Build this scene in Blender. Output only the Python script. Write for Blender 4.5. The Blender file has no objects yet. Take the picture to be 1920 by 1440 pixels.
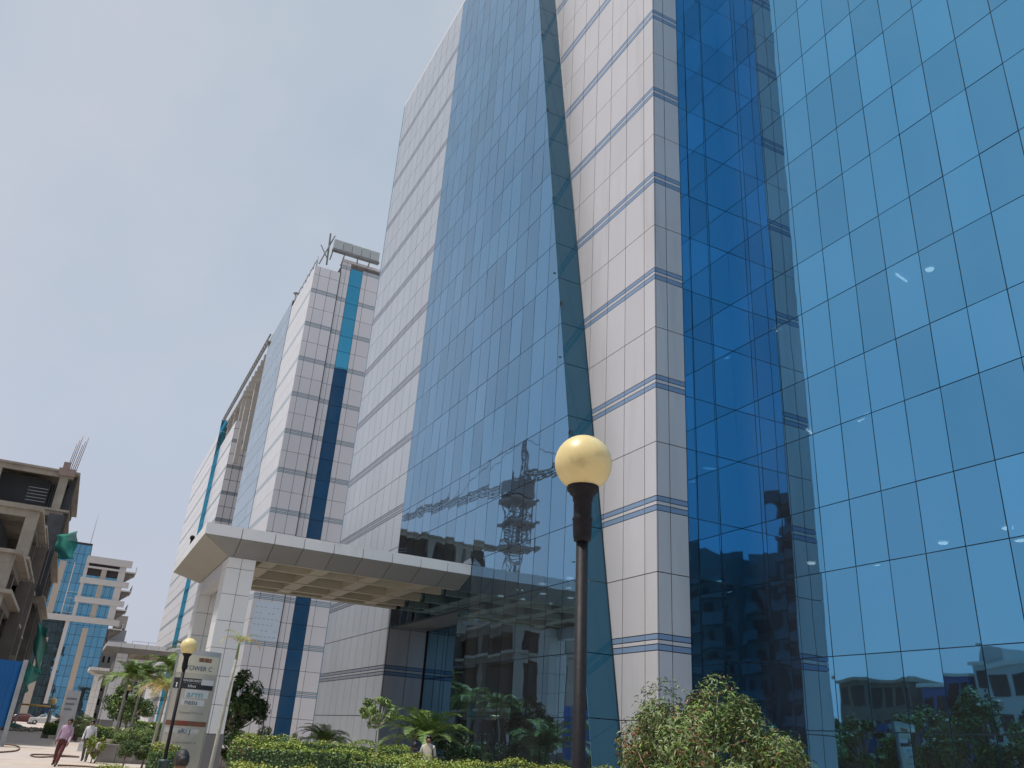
import bpy, bmesh, math, random
import numpy as np
from mathutils import Vector, Matrix, Quaternion
random.seed(7); rng = np.random.default_rng(7)
D = bpy.data; SC = bpy.context.scene; COL = SC.collection
PI = math.pi

# ------------------------------------------------------------------ camera
EYE = np.array([0.0, 0.0, 1.85]); FPX = 1532.26
yaw, pit, rol = [math.radians(a) for a in (25.682, 23.730, 3.953)]
_f = np.array([math.sin(yaw)*math.cos(pit), math.cos(yaw)*math.cos(pit), math.sin(pit)])
_r0 = np.array([math.cos(yaw), -math.sin(yaw), 0.0]); _u0 = np.cross(_r0, _f)
_r = math.cos(rol)*_r0 + math.sin(rol)*_u0; _u = -math.sin(rol)*_r0 + math.cos(rol)*_u0
cam = D.cameras.new('camera'); camo = D.objects.new('camera', cam); COL.objects.link(camo)
cam.sensor_width = 36; cam.sensor_fit = 'HORIZONTAL'; cam.lens = 36*FPX/1920
cam.clip_start = .05; cam.clip_end = 6000
camo.matrix_world = Matrix(((_r[0], _u[0], -_f[0], EYE[0]), (_r[1], _u[1], -_f[1], EYE[1]), (_r[2], _u[2], -_f[2], EYE[2]), (0, 0, 0, 1)))
SC.camera = camo

# ------------------------------------------------------------------ world, sun, exposure
SUN_EL, SUN_AZ = math.radians(66), math.atan2(-1.0, 0.16)      # azimuth from +Y towards +X
w = D.worlds.new('World'); SC.world = w; w.use_nodes = True
nt = w.node_tree; nt.nodes.clear()
def wn(t): return nt.nodes.new(t)
out = wn('ShaderNodeOutputWorld'); bg = wn('ShaderNodeBackground')
sky = wn('ShaderNodeTexSky'); sky.sky_type = 'NISHITA'; sky.sun_disc = False
sky.sun_elevation = SUN_EL; sky.sun_rotation = SUN_AZ; sky.dust_density = 6; sky.air_density = 1.5
sk = wn('ShaderNodeMix'); sk.data_type = 'RGBA'; sk.blend_type = 'MULTIPLY'; sk.inputs[0].default_value = 1
nt.links.new(sky.outputs[0], sk.inputs[6]); sk.inputs[7].default_value = (.075, .075, .075, 1)
tc = wn('ShaderNodeTexCoord'); sep = wn('ShaderNodeSeparateXYZ'); nt.links.new(tc.outputs['Generated'], sep.inputs[0])
ramp = wn('ShaderNodeValToRGB'); nt.links.new(sep.outputs[2], ramp.inputs[0])
ramp.color_ramp.elements[0].position = 0.0; ramp.color_ramp.elements[0].color = (.53, .555, .665, 1)
ramp.color_ramp.elements[1].position = .75; ramp.color_ramp.elements[1].color = (.40, .495, .585, 1)
e = ramp.color_ramp.elements.new(.30); e.color = (.485, .55, .66, 1)
noi = wn('ShaderNodeTexNoise'); noi.inputs['Scale'].default_value = 2.3; noi.inputs['Detail'].default_value = 5; noi.inputs['Roughness'].default_value = .5
nt.links.new(tc.outputs['Generated'], noi.inputs[0])
cr = wn('ShaderNodeMapRange'); cr.inputs[1].default_value = .42; cr.inputs[2].default_value = .75; cr.inputs[4].default_value = .75
nt.links.new(noi.outputs[0], cr.inputs[0])
cl = wn('ShaderNodeMix'); cl.data_type = 'RGBA'; nt.links.new(cr.outputs[0], cl.inputs[0])
nt.links.new(ramp.outputs[0], cl.inputs[6]); cl.inputs[7].default_value = (.64, .63, .69, 1)
mx = wn('ShaderNodeMix'); mx.data_type = 'RGBA'; mx.inputs[0].default_value = .86
nt.links.new(sk.outputs[2], mx.inputs[6]); nt.links.new(cl.outputs[2], mx.inputs[7])
nt.links.new(mx.outputs[2], bg.inputs[0]); bg.inputs[1].default_value = 1.0
nt.links.new(bg.outputs[0], out.inputs[0])
sl = D.lights.new('sun', 'SUN'); so = D.objects.new('sun', sl); COL.objects.link(so)
sl.energy = 3.7; sl.angle = math.radians(5); sl.color = (1, .95, .87)
sd = Vector((math.sin(SUN_AZ)*math.cos(SUN_EL), math.cos(SUN_AZ)*math.cos(SUN_EL), math.sin(SUN_EL)))
so.rotation_euler = (-sd).to_track_quat('-Z', 'Y').to_euler(); so.location = (-20, -10, 60)
SC.view_settings.view_transform = 'Standard'; SC.view_settings.look = 'None'
SC.view_settings.exposure = 0.14; SC.view_settings.gamma = 1
try: SC.cycles.transparent_max_bounces = 12; SC.cycles.max_bounces = 8; SC.cycles.glossy_bounces = 6
except Exception: pass

# ------------------------------------------------------------------ pixel helpers (photo pixel -> ray)
def ray(x, y): return _f + (x-960)/FPX*_r - (y-720)/FPX*_u
def onY(x, y, Y): d = ray(x, y); return EYE + d*(Y/d[1])
def onX(x, y, X): d = ray(x, y); return EYE + d*(X/d[0])
def onZ(x, y, Z): d = ray(x, y); return EYE + d*((Z-EYE[2])/d[2])
def px(P):
    d = np.asarray(P, float)-EYE; k = d@_f
    return None if k < .1 else (960+FPX*(d@_r)/k, 720-FPX*(d@_u)/k)

# ------------------------------------------------------------------ materials
MATS = {}
def mat(name, col, rough=.6, metal=0.0, spec=.5, noise=None, bump=None, rand=0.0, dirt=None, emit=None):
    """noise=(scale, amount) mottles the colour, rand varies it per object, bump=(scale, strength), dirt=(colour, scale, threshold, amount, stretch)"""
    if name in MATS: return MATS[name]
    m = D.materials.new(name); m.use_nodes = True; n = m.node_tree.nodes; L = m.node_tree.links
    b = n['Principled BSDF']; b.inputs['Roughness'].default_value = rough; b.inputs['Metallic'].default_value = metal
    b.inputs['Specular IOR Level'].default_value = spec; b.inputs['Base Color'].default_value = (*col, 1)
    geo = n.new('ShaderNodeNewGeometry'); cur = None
    def rgb(): 
        nonlocal cur
        if cur is None:
            r = n.new('ShaderNodeRGB'); r.outputs[0].default_value = (*col, 1); cur = r.outputs[0]
        return cur
    if noise:
        t = n.new('ShaderNodeTexNoise'); t.inputs['Scale'].default_value = noise[0]; t.inputs['Detail'].default_value = 6
        L.new(geo.outputs['Position'], t.inputs[0])
        mr = n.new('ShaderNodeMapRange'); mr.inputs[1].default_value = .25; mr.inputs[2].default_value = .75
        mr.inputs[3].default_value = 1-noise[1]; mr.inputs[4].default_value = 1+noise[1]; L.new(t.outputs[0], mr.inputs[0])
        v = n.new('ShaderNodeVectorMath'); v.operation = 'SCALE'; L.new(rgb(), v.inputs[0]); L.new(mr.outputs[0], v.inputs['Scale']); cur = v.outputs[0]
    if rand:
        oi = n.new('ShaderNodeObjectInfo'); mr = n.new('ShaderNodeMapRange'); mr.inputs[3].default_value = 1-rand; mr.inputs[4].default_value = 1+rand
        L.new(oi.outputs['Random'], mr.inputs[0])
        v = n.new('ShaderNodeVectorMath'); v.operation = 'SCALE'; L.new(rgb(), v.inputs[0]); L.new(mr.outputs[0], v.inputs['Scale']); cur = v.outputs[0]
    if dirt:
        mp = n.new('ShaderNodeMapping'); mp.inputs['Scale'].default_value = dirt[4]; L.new(geo.outputs['Position'], mp.inputs[0])
        t = n.new('ShaderNodeTexNoise'); t.inputs['Scale'].default_value = dirt[1]; t.inputs['Detail'].default_value = 8; L.new(mp.outputs[0], t.inputs[0])
        mr = n.new('ShaderNodeMapRange'); mr.inputs[1].default_value = dirt[2]; mr.inputs[2].default_value = dirt[2]+.2; mr.inputs[4].default_value = dirt[3]; L.new(t.outputs[0], mr.inputs[0])
        x = n.new('ShaderNodeMix'); x.data_type = 'RGBA'; L.new(mr.outputs[0], x.inputs[0]); L.new(rgb(), x.inputs[6]); x.inputs[7].default_value = (*dirt[0], 1); cur = x.outputs[2]
    if cur is not None: L.new(cur, b.inputs['Base Color'])
    if bump:
        t = n.new('ShaderNodeTexNoise'); t.inputs['Scale'].default_value = bump[0]; t.inputs['Detail'].default_value = 4; L.new(geo.outputs['Position'], t.inputs[0])
        bp = n.new('ShaderNodeBump'); bp.inputs['Strength'].default_value = bump[1]; bp.inputs['Distance'].default_value = .02; L.new(t.outputs[0], bp.inputs['Height']); L.new(bp.outputs[0], b.inputs['Normal'])
    if emit:
        b.inputs['Emission Color'].default_value = (*emit[0], 1); b.inputs['Emission Strength'].default_value = emit[1]
    MATS[name] = m; return m

def glass_mat(name, tint, see=.10, wave=.5, through=(.5, .62, .68), dust_haze=.06):
    """reflective solar glass: tinted mirror with a little see-through, each pane slightly wavy"""
    if name in MATS: return MATS[name]
    m = D.materials.new(name); m.use_nodes = True; n = m.node_tree.nodes; L = m.node_tree.links
    b = n['Principled BSDF']; b.inputs['Metallic'].default_value = 1; b.inputs['Roughness'].default_value = .015
    oi = n.new('ShaderNodeObjectInfo'); geo = n.new('ShaderNodeNewGeometry')
    mr = n.new('ShaderNodeMapRange'); mr.inputs[3].default_value = .88; mr.inputs[4].default_value = 1.09; L.new(oi.outputs['Random'], mr.inputs[0])
    r = n.new('ShaderNodeRGB'); r.outputs[0].default_value = (*tint, 1)
    v = n.new('ShaderNodeVectorMath'); v.operation = 'SCALE'; L.new(r.outputs[0], v.inputs[0]); L.new(mr.outputs[0], v.inputs['Scale']); L.new(v.outputs[0], b.inputs['Base Color'])
    ad = n.new('ShaderNodeVectorMath'); ad.operation = 'ADD'; L.new(geo.outputs['Position'], ad.inputs[0])
    sc = n.new('ShaderNodeMath'); sc.operation = 'MULTIPLY'; sc.inputs[1].default_value = 37.0; L.new(oi.outputs['Random'], sc.inputs[0]); L.new(sc.outputs[0], ad.inputs[1])
    t = n.new('ShaderNodeTexNoise'); t.inputs['Scale'].default_value = .55; t.inputs['Detail'].default_value = 1.5; L.new(ad.outputs[0], t.inputs[0])
    bp = n.new('ShaderNodeBump'); bp.inputs['Strength'].default_value = wave; bp.inputs['Distance'].default_value = .03; L.new(t.outputs[0], bp.inputs['Height']); L.new(bp.outputs[0], b.inputs['Normal'])
    tr = n.new('ShaderNodeBsdfTransparent'); tr.inputs[0].default_value = (*through, 1)
    x = n.new('ShaderNodeMixShader'); bf = n.new('ShaderNodeMath'); bf.operation = 'MAXIMUM'; bf.inputs[1].default_value = see; L.new(geo.outputs['Backfacing'], bf.inputs[0]); L.new(bf.outputs[0], x.inputs[0]); L.new(b.outputs[0], x.inputs[1]); L.new(tr.outputs[0], x.inputs[2])
    df = n.new('ShaderNodeBsdfDiffuse'); df.inputs[0].default_value = (.42, .42, .42, 1)  # grey diffuse veil for dust, and for haze over the reflections
    dn = n.new('ShaderNodeTexNoise'); dn.inputs['Scale'].default_value = .8; dn.inputs['Detail'].default_value = 7; mp = n.new('ShaderNodeMapping'); mp.inputs['Scale'].default_value = (1, 1, .3)
    L.new(geo.outputs['Position'], mp.inputs[0]); L.new(mp.outputs[0], dn.inputs[0])
    dm = n.new('ShaderNodeMapRange'); dm.inputs[1].default_value = .3; dm.inputs[2].default_value = .75; dm.inputs[3].default_value = dust_haze*.6; dm.inputs[4].default_value = dust_haze*1.6; L.new(dn.outputs[0], dm.inputs[0])
    ff = n.new('ShaderNodeMath'); ff.operation = 'SUBTRACT'; ff.use_clamp = True; L.new(dm.outputs[0], ff.inputs[0]); L.new(geo.outputs['Backfacing'], ff.inputs[1])
    y = n.new('ShaderNodeMixShader'); L.new(ff.outputs[0], y.inputs[0]); L.new(x.outputs[0], y.inputs[1]); L.new(df.outputs[0], y.inputs[2])
    L.new(y.outputs[0], n['Material Output'].inputs[0])
    MATS[name] = m; return m

GL = glass_mat('blue_reflective_glass', (.135, .42, .665), .08, .24, dust_haze=.022)
GLBAY = glass_mat('bay_reflective_glass', (.18, .37, .55), .08, .25, (.3, .4, .48), .03)
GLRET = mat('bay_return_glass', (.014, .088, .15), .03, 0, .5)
GLFAR = glass_mat('far_pale_glass', (.38, .52, .62), .0, .3, dust_haze=.15)
GL2 = glass_mat('teal_reflective_glass', (.05, .33, .50), .0, .12)
ACP = mat('silver_white_cladding', (.545, .53, .545), .36, .32, .5, rand=.035, noise=(.35, .03), dirt=((.33, .31, .30), 1.3, .56, .34, (1, 1, .10)))
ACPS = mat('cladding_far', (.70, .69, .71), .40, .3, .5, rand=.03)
BAND = mat('blue_band_metal', (.205, .295, .44), .36, .3, .5, rand=.04)
WINGC = mat('wing_cladding_grazing_tone', (.45, .48, .525), .34, .42, .5, rand=.03, noise=(.35, .03)); WINGB = mat('wing_band_grazing_tone', (.30, .32, .385), .36, .5, .5)  # wing panels and bands: duller grazing-view reflection put into the colour
ACPW = mat('white_canopy_cladding', (.80, .80, .80), .4, .05, .5, rand=.03, noise=(.6, .03), dirt=((.38, .35, .31), 1.4, .6, .4, (1, 1, .25)))
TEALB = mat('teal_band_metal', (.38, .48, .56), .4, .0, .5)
JOINT = mat('dark_joint', (.045, .04, .045), .8)
MULL = mat('mullion_dark', (.035, .05, .065), .5)
CORE = mat('dark_interior', (.045, .05, .055), .9)
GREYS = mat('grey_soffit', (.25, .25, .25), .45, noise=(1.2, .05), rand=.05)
CREAM = mat('cream_paint', (.48, .435, .35), .7, noise=(2, .04))
CONC = mat('raw_concrete', (.33, .295, .25), .9, noise=(1.3, .15), bump=(9, .4), dirt=((.20, .18, .16), .7, .5, .6, (1, 1, .35)))
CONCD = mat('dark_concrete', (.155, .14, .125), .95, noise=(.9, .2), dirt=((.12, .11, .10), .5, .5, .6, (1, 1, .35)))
LAMPBK = mat('black_lamp_paint', (.010, .009, .012), .55, 0, .22, noise=(30, .3), bump=(40, .1), dirt=((.08, .07, .065), 6, .66, .3, (1, 1, .3)))
GRANITE = mat('grey_granite', (.19, .185, .19), .4, noise=(40, .2))

# ------------------------------------------------------------------ object helpers
def link(o, parent=None):
    COL.objects.link(o)
    if parent is not None: o.parent = parent
    return o
def tag(o, label, cat, group=None):
    o['label'] = label; o['category'] = cat
    if group: o['group'] = group
    return o
def empty(name, loc, label, cat, group=None, rz=0):
    o = D.objects.new(name, None); o.location = loc; o.rotation_euler = (0, 0, rz); o.empty_display_size = .2
    link(o); return tag(o, label, cat, group)
def mesh(name, verts, faces, m, parent=None, smooth=False, mats=None, fm=None, loc=None):
    me = D.meshes.new(name); me.from_pydata([tuple(map(float, v)) for v in verts], [], faces)
    for x in (mats or [m]): me.materials.append(x)
    if fm is not None: me.polygons.foreach_set('material_index', np.asarray(fm, dtype=np.int32))
    if smooth: me.polygons.foreach_set('use_smooth', [True]*len(me.polygons))
    me.update(); o = D.objects.new(name, me)
    if loc is not None: o.location = loc
    return link(o, parent)
BOXF = [(0, 3, 2, 1), (4, 5, 6, 7), (0, 1, 5, 4), (1, 2, 6, 5), (2, 3, 7, 6), (3, 0, 4, 7)]
def boxv(a, b):
    x0, y0, z0 = a; x1, y1, z1 = b
    return [(x0, y0, z0), (x1, y0, z0), (x1, y1, z0), (x0, y1, z0), (x0, y0, z1), (x1, y0, z1), (x1, y1, z1), (x0, y1, z1)]
CACHE = {}
def box(name, a, b, m, parent=None, off=(0, 0, 0)):
    """box between world corners a, b; alike boxes share mesh data. off = world position of the parent's origin"""
    dx, dy, dz = [round(abs(b[i]-a[i]), 4) for i in range(3)]
    key = (dx, dy, dz, m.name)
    if key not in CACHE:
        me = D.meshes.new('block'); me.from_pydata(boxv((-dx/2, -dy/2, -dz/2), (dx/2, dy/2, dz/2)), [], BOXF); me.materials.append(m); me.update(); CACHE[key] = me
    o = D.objects.new(name, CACHE[key]); o.location = [(a[i]+b[i])/2-off[i] for i in range(3)]
    return link(o, parent)
def multibox(name, boxes, m, parent=None, off=(0, 0, 0), stuff=False, mats=None, fm=None):
    V, F, M = [], [], []
    for k, (a, b) in enumerate(boxes):
        n = len(V); V += [(v[0]-off[0], v[1]-off[1], v[2]-off[2]) for v in boxv(np.minimum(a, b), np.maximum(a, b))]
        F += [tuple(i+n for i in f) for f in BOXF]
        if fm: M += [fm[k]]*6
    o = mesh(name, V, F, m, parent, mats=mats, fm=M if fm else None)
    if stuff: o['kind'] = 'stuff'
    return o
def prism(name, poly, axis, t0, t1, m, parent=None, off=(0, 0, 0)):
    """polygon of (u, v) pairs pushed along axis: axis 'x' -> (y, z), 'y' -> (x, z), 'z' -> (x, y)"""
    def P(u, v, t):
        p = (t, u, v) if axis == 'x' else ((u, t, v) if axis == 'y' else (u, v, t))
        return (p[0]-off[0], p[1]-off[1], p[2]-off[2])
    n = len(poly); V = [P(u, v, t0) for u, v in poly]+[P(u, v, t1) for u, v in poly]
    F = [tuple(range(n)), tuple(range(2*n-1, n-1, -1))]+[(i, i+n, (i+1) % n+n, (i+1) % n) for i in range(n)]
    o = mesh(name, V, F, m, parent); bm = bmesh.new(); bm.from_mesh(o.data); bmesh.ops.recalc_face_normals(bm, faces=bm.faces); bm.to_mesh(o.data); bm.free()
    return o
def tube_data(pts, radii, sides=8, cap=True):
    pts = [Vector(p) for p in pts]; V, F = [], []
    up = None
    for i, p in enumerate(pts):
        d = (pts[min(i+1, len(pts)-1)]-pts[max(i-1, 0)]).normalized()
        if up is None: up = Vector((1, 0, 0)) if abs(d.x) < .8 else Vector((0, 1, 0))
        s = d.cross(up).normalized(); t = s.cross(d).normalized(); up = t
        for k in range(sides):
            a = 2*PI*k/sides; V.append(p+(s*math.cos(a)+t*math.sin(a))*radii[i])
    for i in range(len(pts)-1):
        for k in range(sides):
            a = i*sides+k; b = i*sides+(k+1) % sides; F.append((a, b, b+sides, a+sides))
    if cap: F += [tuple(range(sides-1, -1, -1)), tuple(range(len(V)-sides, len(V)))]
    return V, F
def tube(name, pts, r, m, parent=None, sides=8, smooth=True):
    if not hasattr(r, '__len__'): r = [r]*len(pts)
    V, F = tube_data(pts, r, sides); return mesh(name, V, F, m, parent, smooth)
def tubes(name, segs, m, parent=None, sides=5, smooth=False):
    V, F = [], []
    for pts, r in segs:
        v, f = tube_data(pts, r if hasattr(r, '__len__') else [r]*len(pts), sides); n = len(V); V += v; F += [tuple(i+n for i in q) for q in f]
    return mesh(name, V, F, m, parent, smooth)
def lathe(name, prof, m, parent=None, sides=24, loc=None, smooth=True):
    V, F = [], []
    for r, z in prof:
        for k in range(sides): a = 2*PI*k/sides; V.append((r*math.cos(a), r*math.sin(a), z))
    for i in range(len(prof)-1):
        for k in range(sides): a = i*sides+k; b = i*sides+(k+1) % sides; F.append((a, b, b+sides, a+sides))
    F += [tuple(range(sides-1, -1, -1)), tuple(range(len(V)-sides, len(V)))]
    return mesh(name, V, F, m, parent, smooth, loc=loc)

def pxsize(a, b):
    """smaller side in photo pixels of the box a-b as the camera sees it (0 when out of frame)"""
    P = [px(v) for v in boxv(a, b)]
    if any(p is None for p in P): return 0, 0
    xs = [p[0] for p in P]; ys = [p[1] for p in P]
    if max(xs) < -40 or min(xs) > 1960 or max(ys) < -40 or min(ys) > 1480: return 0, 0
    return min(max(xs)-min(xs), max(ys)-min(ys)), (max(xs)-min(xs))*(max(ys)-min(ys))
def emit(name, boxes, m, parent, off, limit=295, minpx=7.0, tilt=0.0):
    """the pieces that show largest become parts, what is left one joined part"""
    sz = [pxsize(a, b) for a, b in boxes]
    order = sorted(range(len(boxes)), key=lambda i: -sz[i][1])
    keep = [i for i in order if sz[i][0] >= minpx][:limit]; ks = set(keep)
    for i in keep:
        o = box(name, *boxes[i], m, parent, off)
        if tilt: o.rotation_euler = [random.gauss(0, tilt) for _ in range(3)]
    rest = [boxes[i] for i in range(len(boxes)) if i not in ks]
    if rest: multibox(name+'_field', rest, m, parent, off, stuff=True)

# ------------------------------------------------------------------ ground
def ground_mat():
    m = D.materials.new('dusty_paving'); m.use_nodes = True; n = m.node_tree.nodes; L = m.node_tree.links; b = n['Principled BSDF']
    geo = n.new('ShaderNodeNewGeometry')
    def noise(s, d=6):
        t = n.new('ShaderNodeTexNoise'); t.inputs['Scale'].default_value = s; t.inputs['Detail'].default_value = d; L.new(geo.outputs['Position'], t.inputs[0]); return t.outputs[0]
    def mixc(f, a, c):
        x = n.new('ShaderNodeMix'); x.data_type = 'RGBA'; L.new(f, x.inputs[0])
        for s, v in ((6, a), (7, c)):
            if isinstance(v, tuple): x.inputs[s].default_value = (*v, 1)
            else: L.new(v, x.inputs[s])
        return x.outputs[2]
    def rng_(o, a, c):
        r = n.new('ShaderNodeMapRange'); r.inputs[1].default_value = a; r.inputs[2].default_value = c; L.new(o, r.inputs[0]); return r.outputs[0]
    c1 = mixc(rng_(noise(.12), .4, .62), (.44, .39, .37), (.46, .38, .31))
    c2 = mixc(rng_(noise(.9), .45, .7), c1, (.36, .31, .285))
    c3 = mixc(rng_(noise(14), .5, .8), c2, (.50, .44, .39))
    L.new(c3, b.inputs['Base Color']); b.inputs['Roughness'].default_value = .9
    bp = n.new('ShaderNodeBump'); bp.inputs['Strength'].default_value = .35; bp.inputs['Distance'].default_value = .02; L.new(noise(22), bp.inputs['Height']); L.new(bp.outputs[0], b.inputs['Normal'])
    return m
g = mesh('ground', [(-3000, -3000, 0), (3000, -3000, 0), (3000, 3000, 0), (-3000, 3000, 0)], [(0, 1, 2, 3)], ground_mat()); g['kind'] = 'structure'

# ------------------------------------------------------------------ the near office tower
A0, B0, FL = 2.65, 4.43, 3.9                      # panel seams at A0 + k FL, band bottom at B0 + k FL, band 0.44 high
BT = .44
ROOF = 47.6
def rows_clad(top, base=0.0):
    """(z0, z1, kind) of cladding rows: panels and the two coloured strips with a pale one between"""
    out, z, k = [], base, 0
    while z < top-.1:
        a = A0+k*FL; b = B0+k*FL
        if a < top: out.append((z, a, 'p'))
        else: out.append((z, top, 'p')); break
        if b+BT < top:
            out += [(a, b, 'p'), (b, b+.165, 's'), (b+.165, b+.285, 'p'), (b+.285, b+BT, 's')]; z = b+BT
        else: out.append((a, top, 'p')); break
        k += 1
    return out
def rows_glass(top, base=0.0):
    zs = [base]; k = 0
    while True:
        for z in (A0+k*FL, B0-.02+k*FL):
            if z > top-.3: zs.append(top); return zs
            if z > base+.3: zs.append(z)
        k += 1
G = .012
def clad_wall(axis, p, us, top, base=0.0, th=.04, clip=None, G=.026):
    """panels and strips on the plane axis = p facing the negative axis; us = seam positions"""
    P, S = [], []
    for u0, u1 in zip(us[:-1], us[1:]):
        for z0, z1, k in rows_clad(top, base):
            if clip and u0 > clip(z1): continue
            if axis == 'x': bb = ((p, u0+G/2, z0+G/2), (p+th, u1-G/2, z1-G/2))
            else: bb = ((u0+G/2, p, z0+G/2), (u1-G/2, p+th, z1-G/2))
            (P if k == 'p' else S).append(bb)
    return P, S
def rangef(a, b, s):
    r = [a]
    while r[-1]+s < b-.2: r.append(r[-1]+s)
    return r+[b]

LEAN = lambda z: 20.2+.187*z                     # slanting edge of the glass bay
T1 = (13.0, 18.86, 0.0)
tower = empty('office_tower', T1, 'tall white clad tower with slanted blue glass bay behind the globe lamp', 'office tower')
panels, strips, panes, bpanes = [], [], [], []
# white section beside the corner, X = 14
us = [18.86]+[19.45+1.115*k for k in range(0, 9)]
P, S = clad_wall('x', 14.0, us, ROOF, clip=lambda z: LEAN(z)); panels += P; strips += S
# grey side towards the camera, Y = 18.86
P, S = clad_wall('y', 18.86, [14.045, 14.49, 15.14], ROOF); panels += P; strips += S
# wing left of the bay, X = 13
P, S = clad_wall('x', 13.0, rangef(38.7, 50.05, 1.2), ROOF, G=.035); emit('wing_panel', P, WINGC, tower, T1, 290, 7); emit('wing_stripe', S, WINGB, tower, T1, 200, 2.5)
# entrance return under the canopy
P, S = clad_wall('y', 38.7, [13.05, 14.1, 14.95], 7.7); panels += P; strips += S
emit('cladding_panel', panels, ACP, tower, T1, 290, 8)
emit('stripe_panel', strips, BAND, tower, T1, 290, 2.5)
# inner corner: glass on the side and on the right wing
rows = rows_glass(ROOF)
XR = 17.18
for u0, u1 in ((15.14, 15.52), (15.52, 16.36), (16.36, 17.197)):
    for z0, z1 in zip(rows[:-1], rows[1:]): panes.append(((u0+G, 18.86, z0+G), (u1-G, 18.885, z1-G)))
ys = [18.86]+[18.86-.02-1.02*k for k in range(0, 18)]; ys[1] = 18.35
ys = [18.87, 17.83, 16.8]+[15.77-1.02*k for k in range(0, 17)]
for y1, y0 in zip(ys[:-1], ys[1:]):
    for z0, z1 in zip(rows[:-1], rows[1:]): panes.append(((XR, y0+G, z0+G), (XR+.025, y1-G, z1-G)))
# glass bay, X = 13, cut by the leaning edge
by = [38.7-1.02*k for k in range(0, 19)]
def clip_poly(poly, f):
    out = []
    for i in range(len(poly)):
        a, b = poly[i], poly[(i+1) % len(poly)]; fa, fb = f(a), f(b)
        if fa >= 0: out.append(a)
        if (fa >= 0) != (fb >= 0): t = fa/(fa-fb); out.append((a[0]+t*(b[0]-a[0]), a[1]+t*(b[1]-a[1])))
    return out
CANZ = 7.75
rb = [0.0]+[z for z in rows if z > .1]
for y1, y0 in zip(by[:-1], by[1:]):
    for z0, z1 in zip(rb[:-1], rb[1:]):
        if y1 <= LEAN(z0): continue
        if y0 > 29.9 and z1 <= 6.6: continue       # open entrance below the canopy
        if y0 >= LEAN(z1): bpanes.append(((13.0, y0+G, z0+G), (13.025, y1-G, z1-G)))
        else:
            q = clip_poly([(y0+G, z0+G), (y1-G, z0+G), (y1-G, z1-G), (y0+G, z1-G)], lambda p: p[0]-LEAN(p[1])-.02)
            if len(q) >= 3: prism('edge_pane', q, 'x', 13.0, 13.025, GLBAY, tower, T1)
emit('glass_pane', panes, GL, tower, T1, 295, 8, .0022)
emit('bay_pane', bpanes, GLBAY, tower, T1, 295, 8, .0022)
# return of the bay towards the camera
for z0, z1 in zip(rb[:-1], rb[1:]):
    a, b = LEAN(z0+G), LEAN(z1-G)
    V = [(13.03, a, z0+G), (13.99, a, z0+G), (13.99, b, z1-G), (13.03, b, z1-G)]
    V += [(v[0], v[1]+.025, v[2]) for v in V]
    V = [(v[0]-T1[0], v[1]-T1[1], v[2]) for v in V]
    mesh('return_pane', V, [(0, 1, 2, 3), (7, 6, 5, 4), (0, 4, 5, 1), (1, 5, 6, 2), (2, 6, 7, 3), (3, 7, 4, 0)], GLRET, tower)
# arris trim and joint bars behind the glass
ms = []
for y in by: ms.append(((13.03, y-.03, max(0, 0) if y < 29.9 else 6.56), (13.11, y+.03, min(ROOF, (y-20.2)/.187) if y < 29 else ROOF)))
ms = [m_ for m_ in ms if m_[1][2] > m_[0][2]+.3]
for y in ys[1:]: ms.append(((XR+.03, y-.03, 0), (XR+.11, y+.03, ROOF)))
for x in (15.14, 15.52, 16.36): ms.append(((x-.025, 18.89, 0), (x+.025, 18.95, ROOF)))
for b_ in ms: box('mullion', *b_, MULL, tower, T1)
for z in rows[1:-1]:
    lo = max(LEAN(z), 20.2)
    if lo < 38: box('transom', (13.03, (lo+.05) if z > 6.6 or True else 0, z-.03), (13.10, 38.68 if z > 6.5 else 29.9, z+.03), MULL, tower, T1)
    box('transom', (XR+.03, .2, z-.03), (XR+.10, 18.85, z+.03), MULL, tower, T1)
    box('transom', (15.17, 18.89, z-.03), (17.16, 18.94, z+.03), MULL, tower, T1)
# thin dark edge lines of the bay and the pale corner edges
tube('edge_trim', [(13.99-T1[0], LEAN(0)-T1[1]-.01, 0), (13.99-T1[0], LEAN(ROOF)-T1[1]-.01, ROOF)], .02, MULL, tower, 6)
# cores, lobby and floors
multibox('core_wall', [((14.05, 19.2, 7.1), (17.1, 38.7, ROOF-.05)), ((14.05, 18.91, 0), (15.13, 19.2, ROOF-.05)), ((14.05, 19.2, 0), (15.0, 22.0, 7.1)),
                       ((13.05, 38.76, 0), (24, 50.0, ROOF-.05)), ((15.14, 19.05, 0), (17.1, 19.3, ROOF-.05)), ((17.1, 19.3, 0), (24, 38.7, ROOF-.06)), ((14.96, 38.75, 0), (17.1, 38.9, 7.0))], JOINT, tower, T1)
multibox('wing_core', [((20.2, -2.0, 0), (26, 18.8, ROOF-.08))], CORE, tower, T1)
for k in range(0, 12):
    z = A0+k*FL+.55
    box('floor_slab', (XR+.14, .2, z), (20.2, 18.8, z+.35), mat('slab_white', (.30, .31, .32), .9), tower, T1)
box('end_wall', (13.0, 50.06, 0), (26, 50.2, ROOF-.1), mat('blue_end_glazing', (.05, .15, .26), .3, .2), tower, T1)
box('roof_slab', (13.0, 18.86, ROOF), (26, 50.05, ROOF+.25), ACPS, tower, T1); box('roof_slab', (17.0, 0, ROOF+.01), (26, 18.9, ROOF+.24), ACPS, tower, T1)
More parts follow.
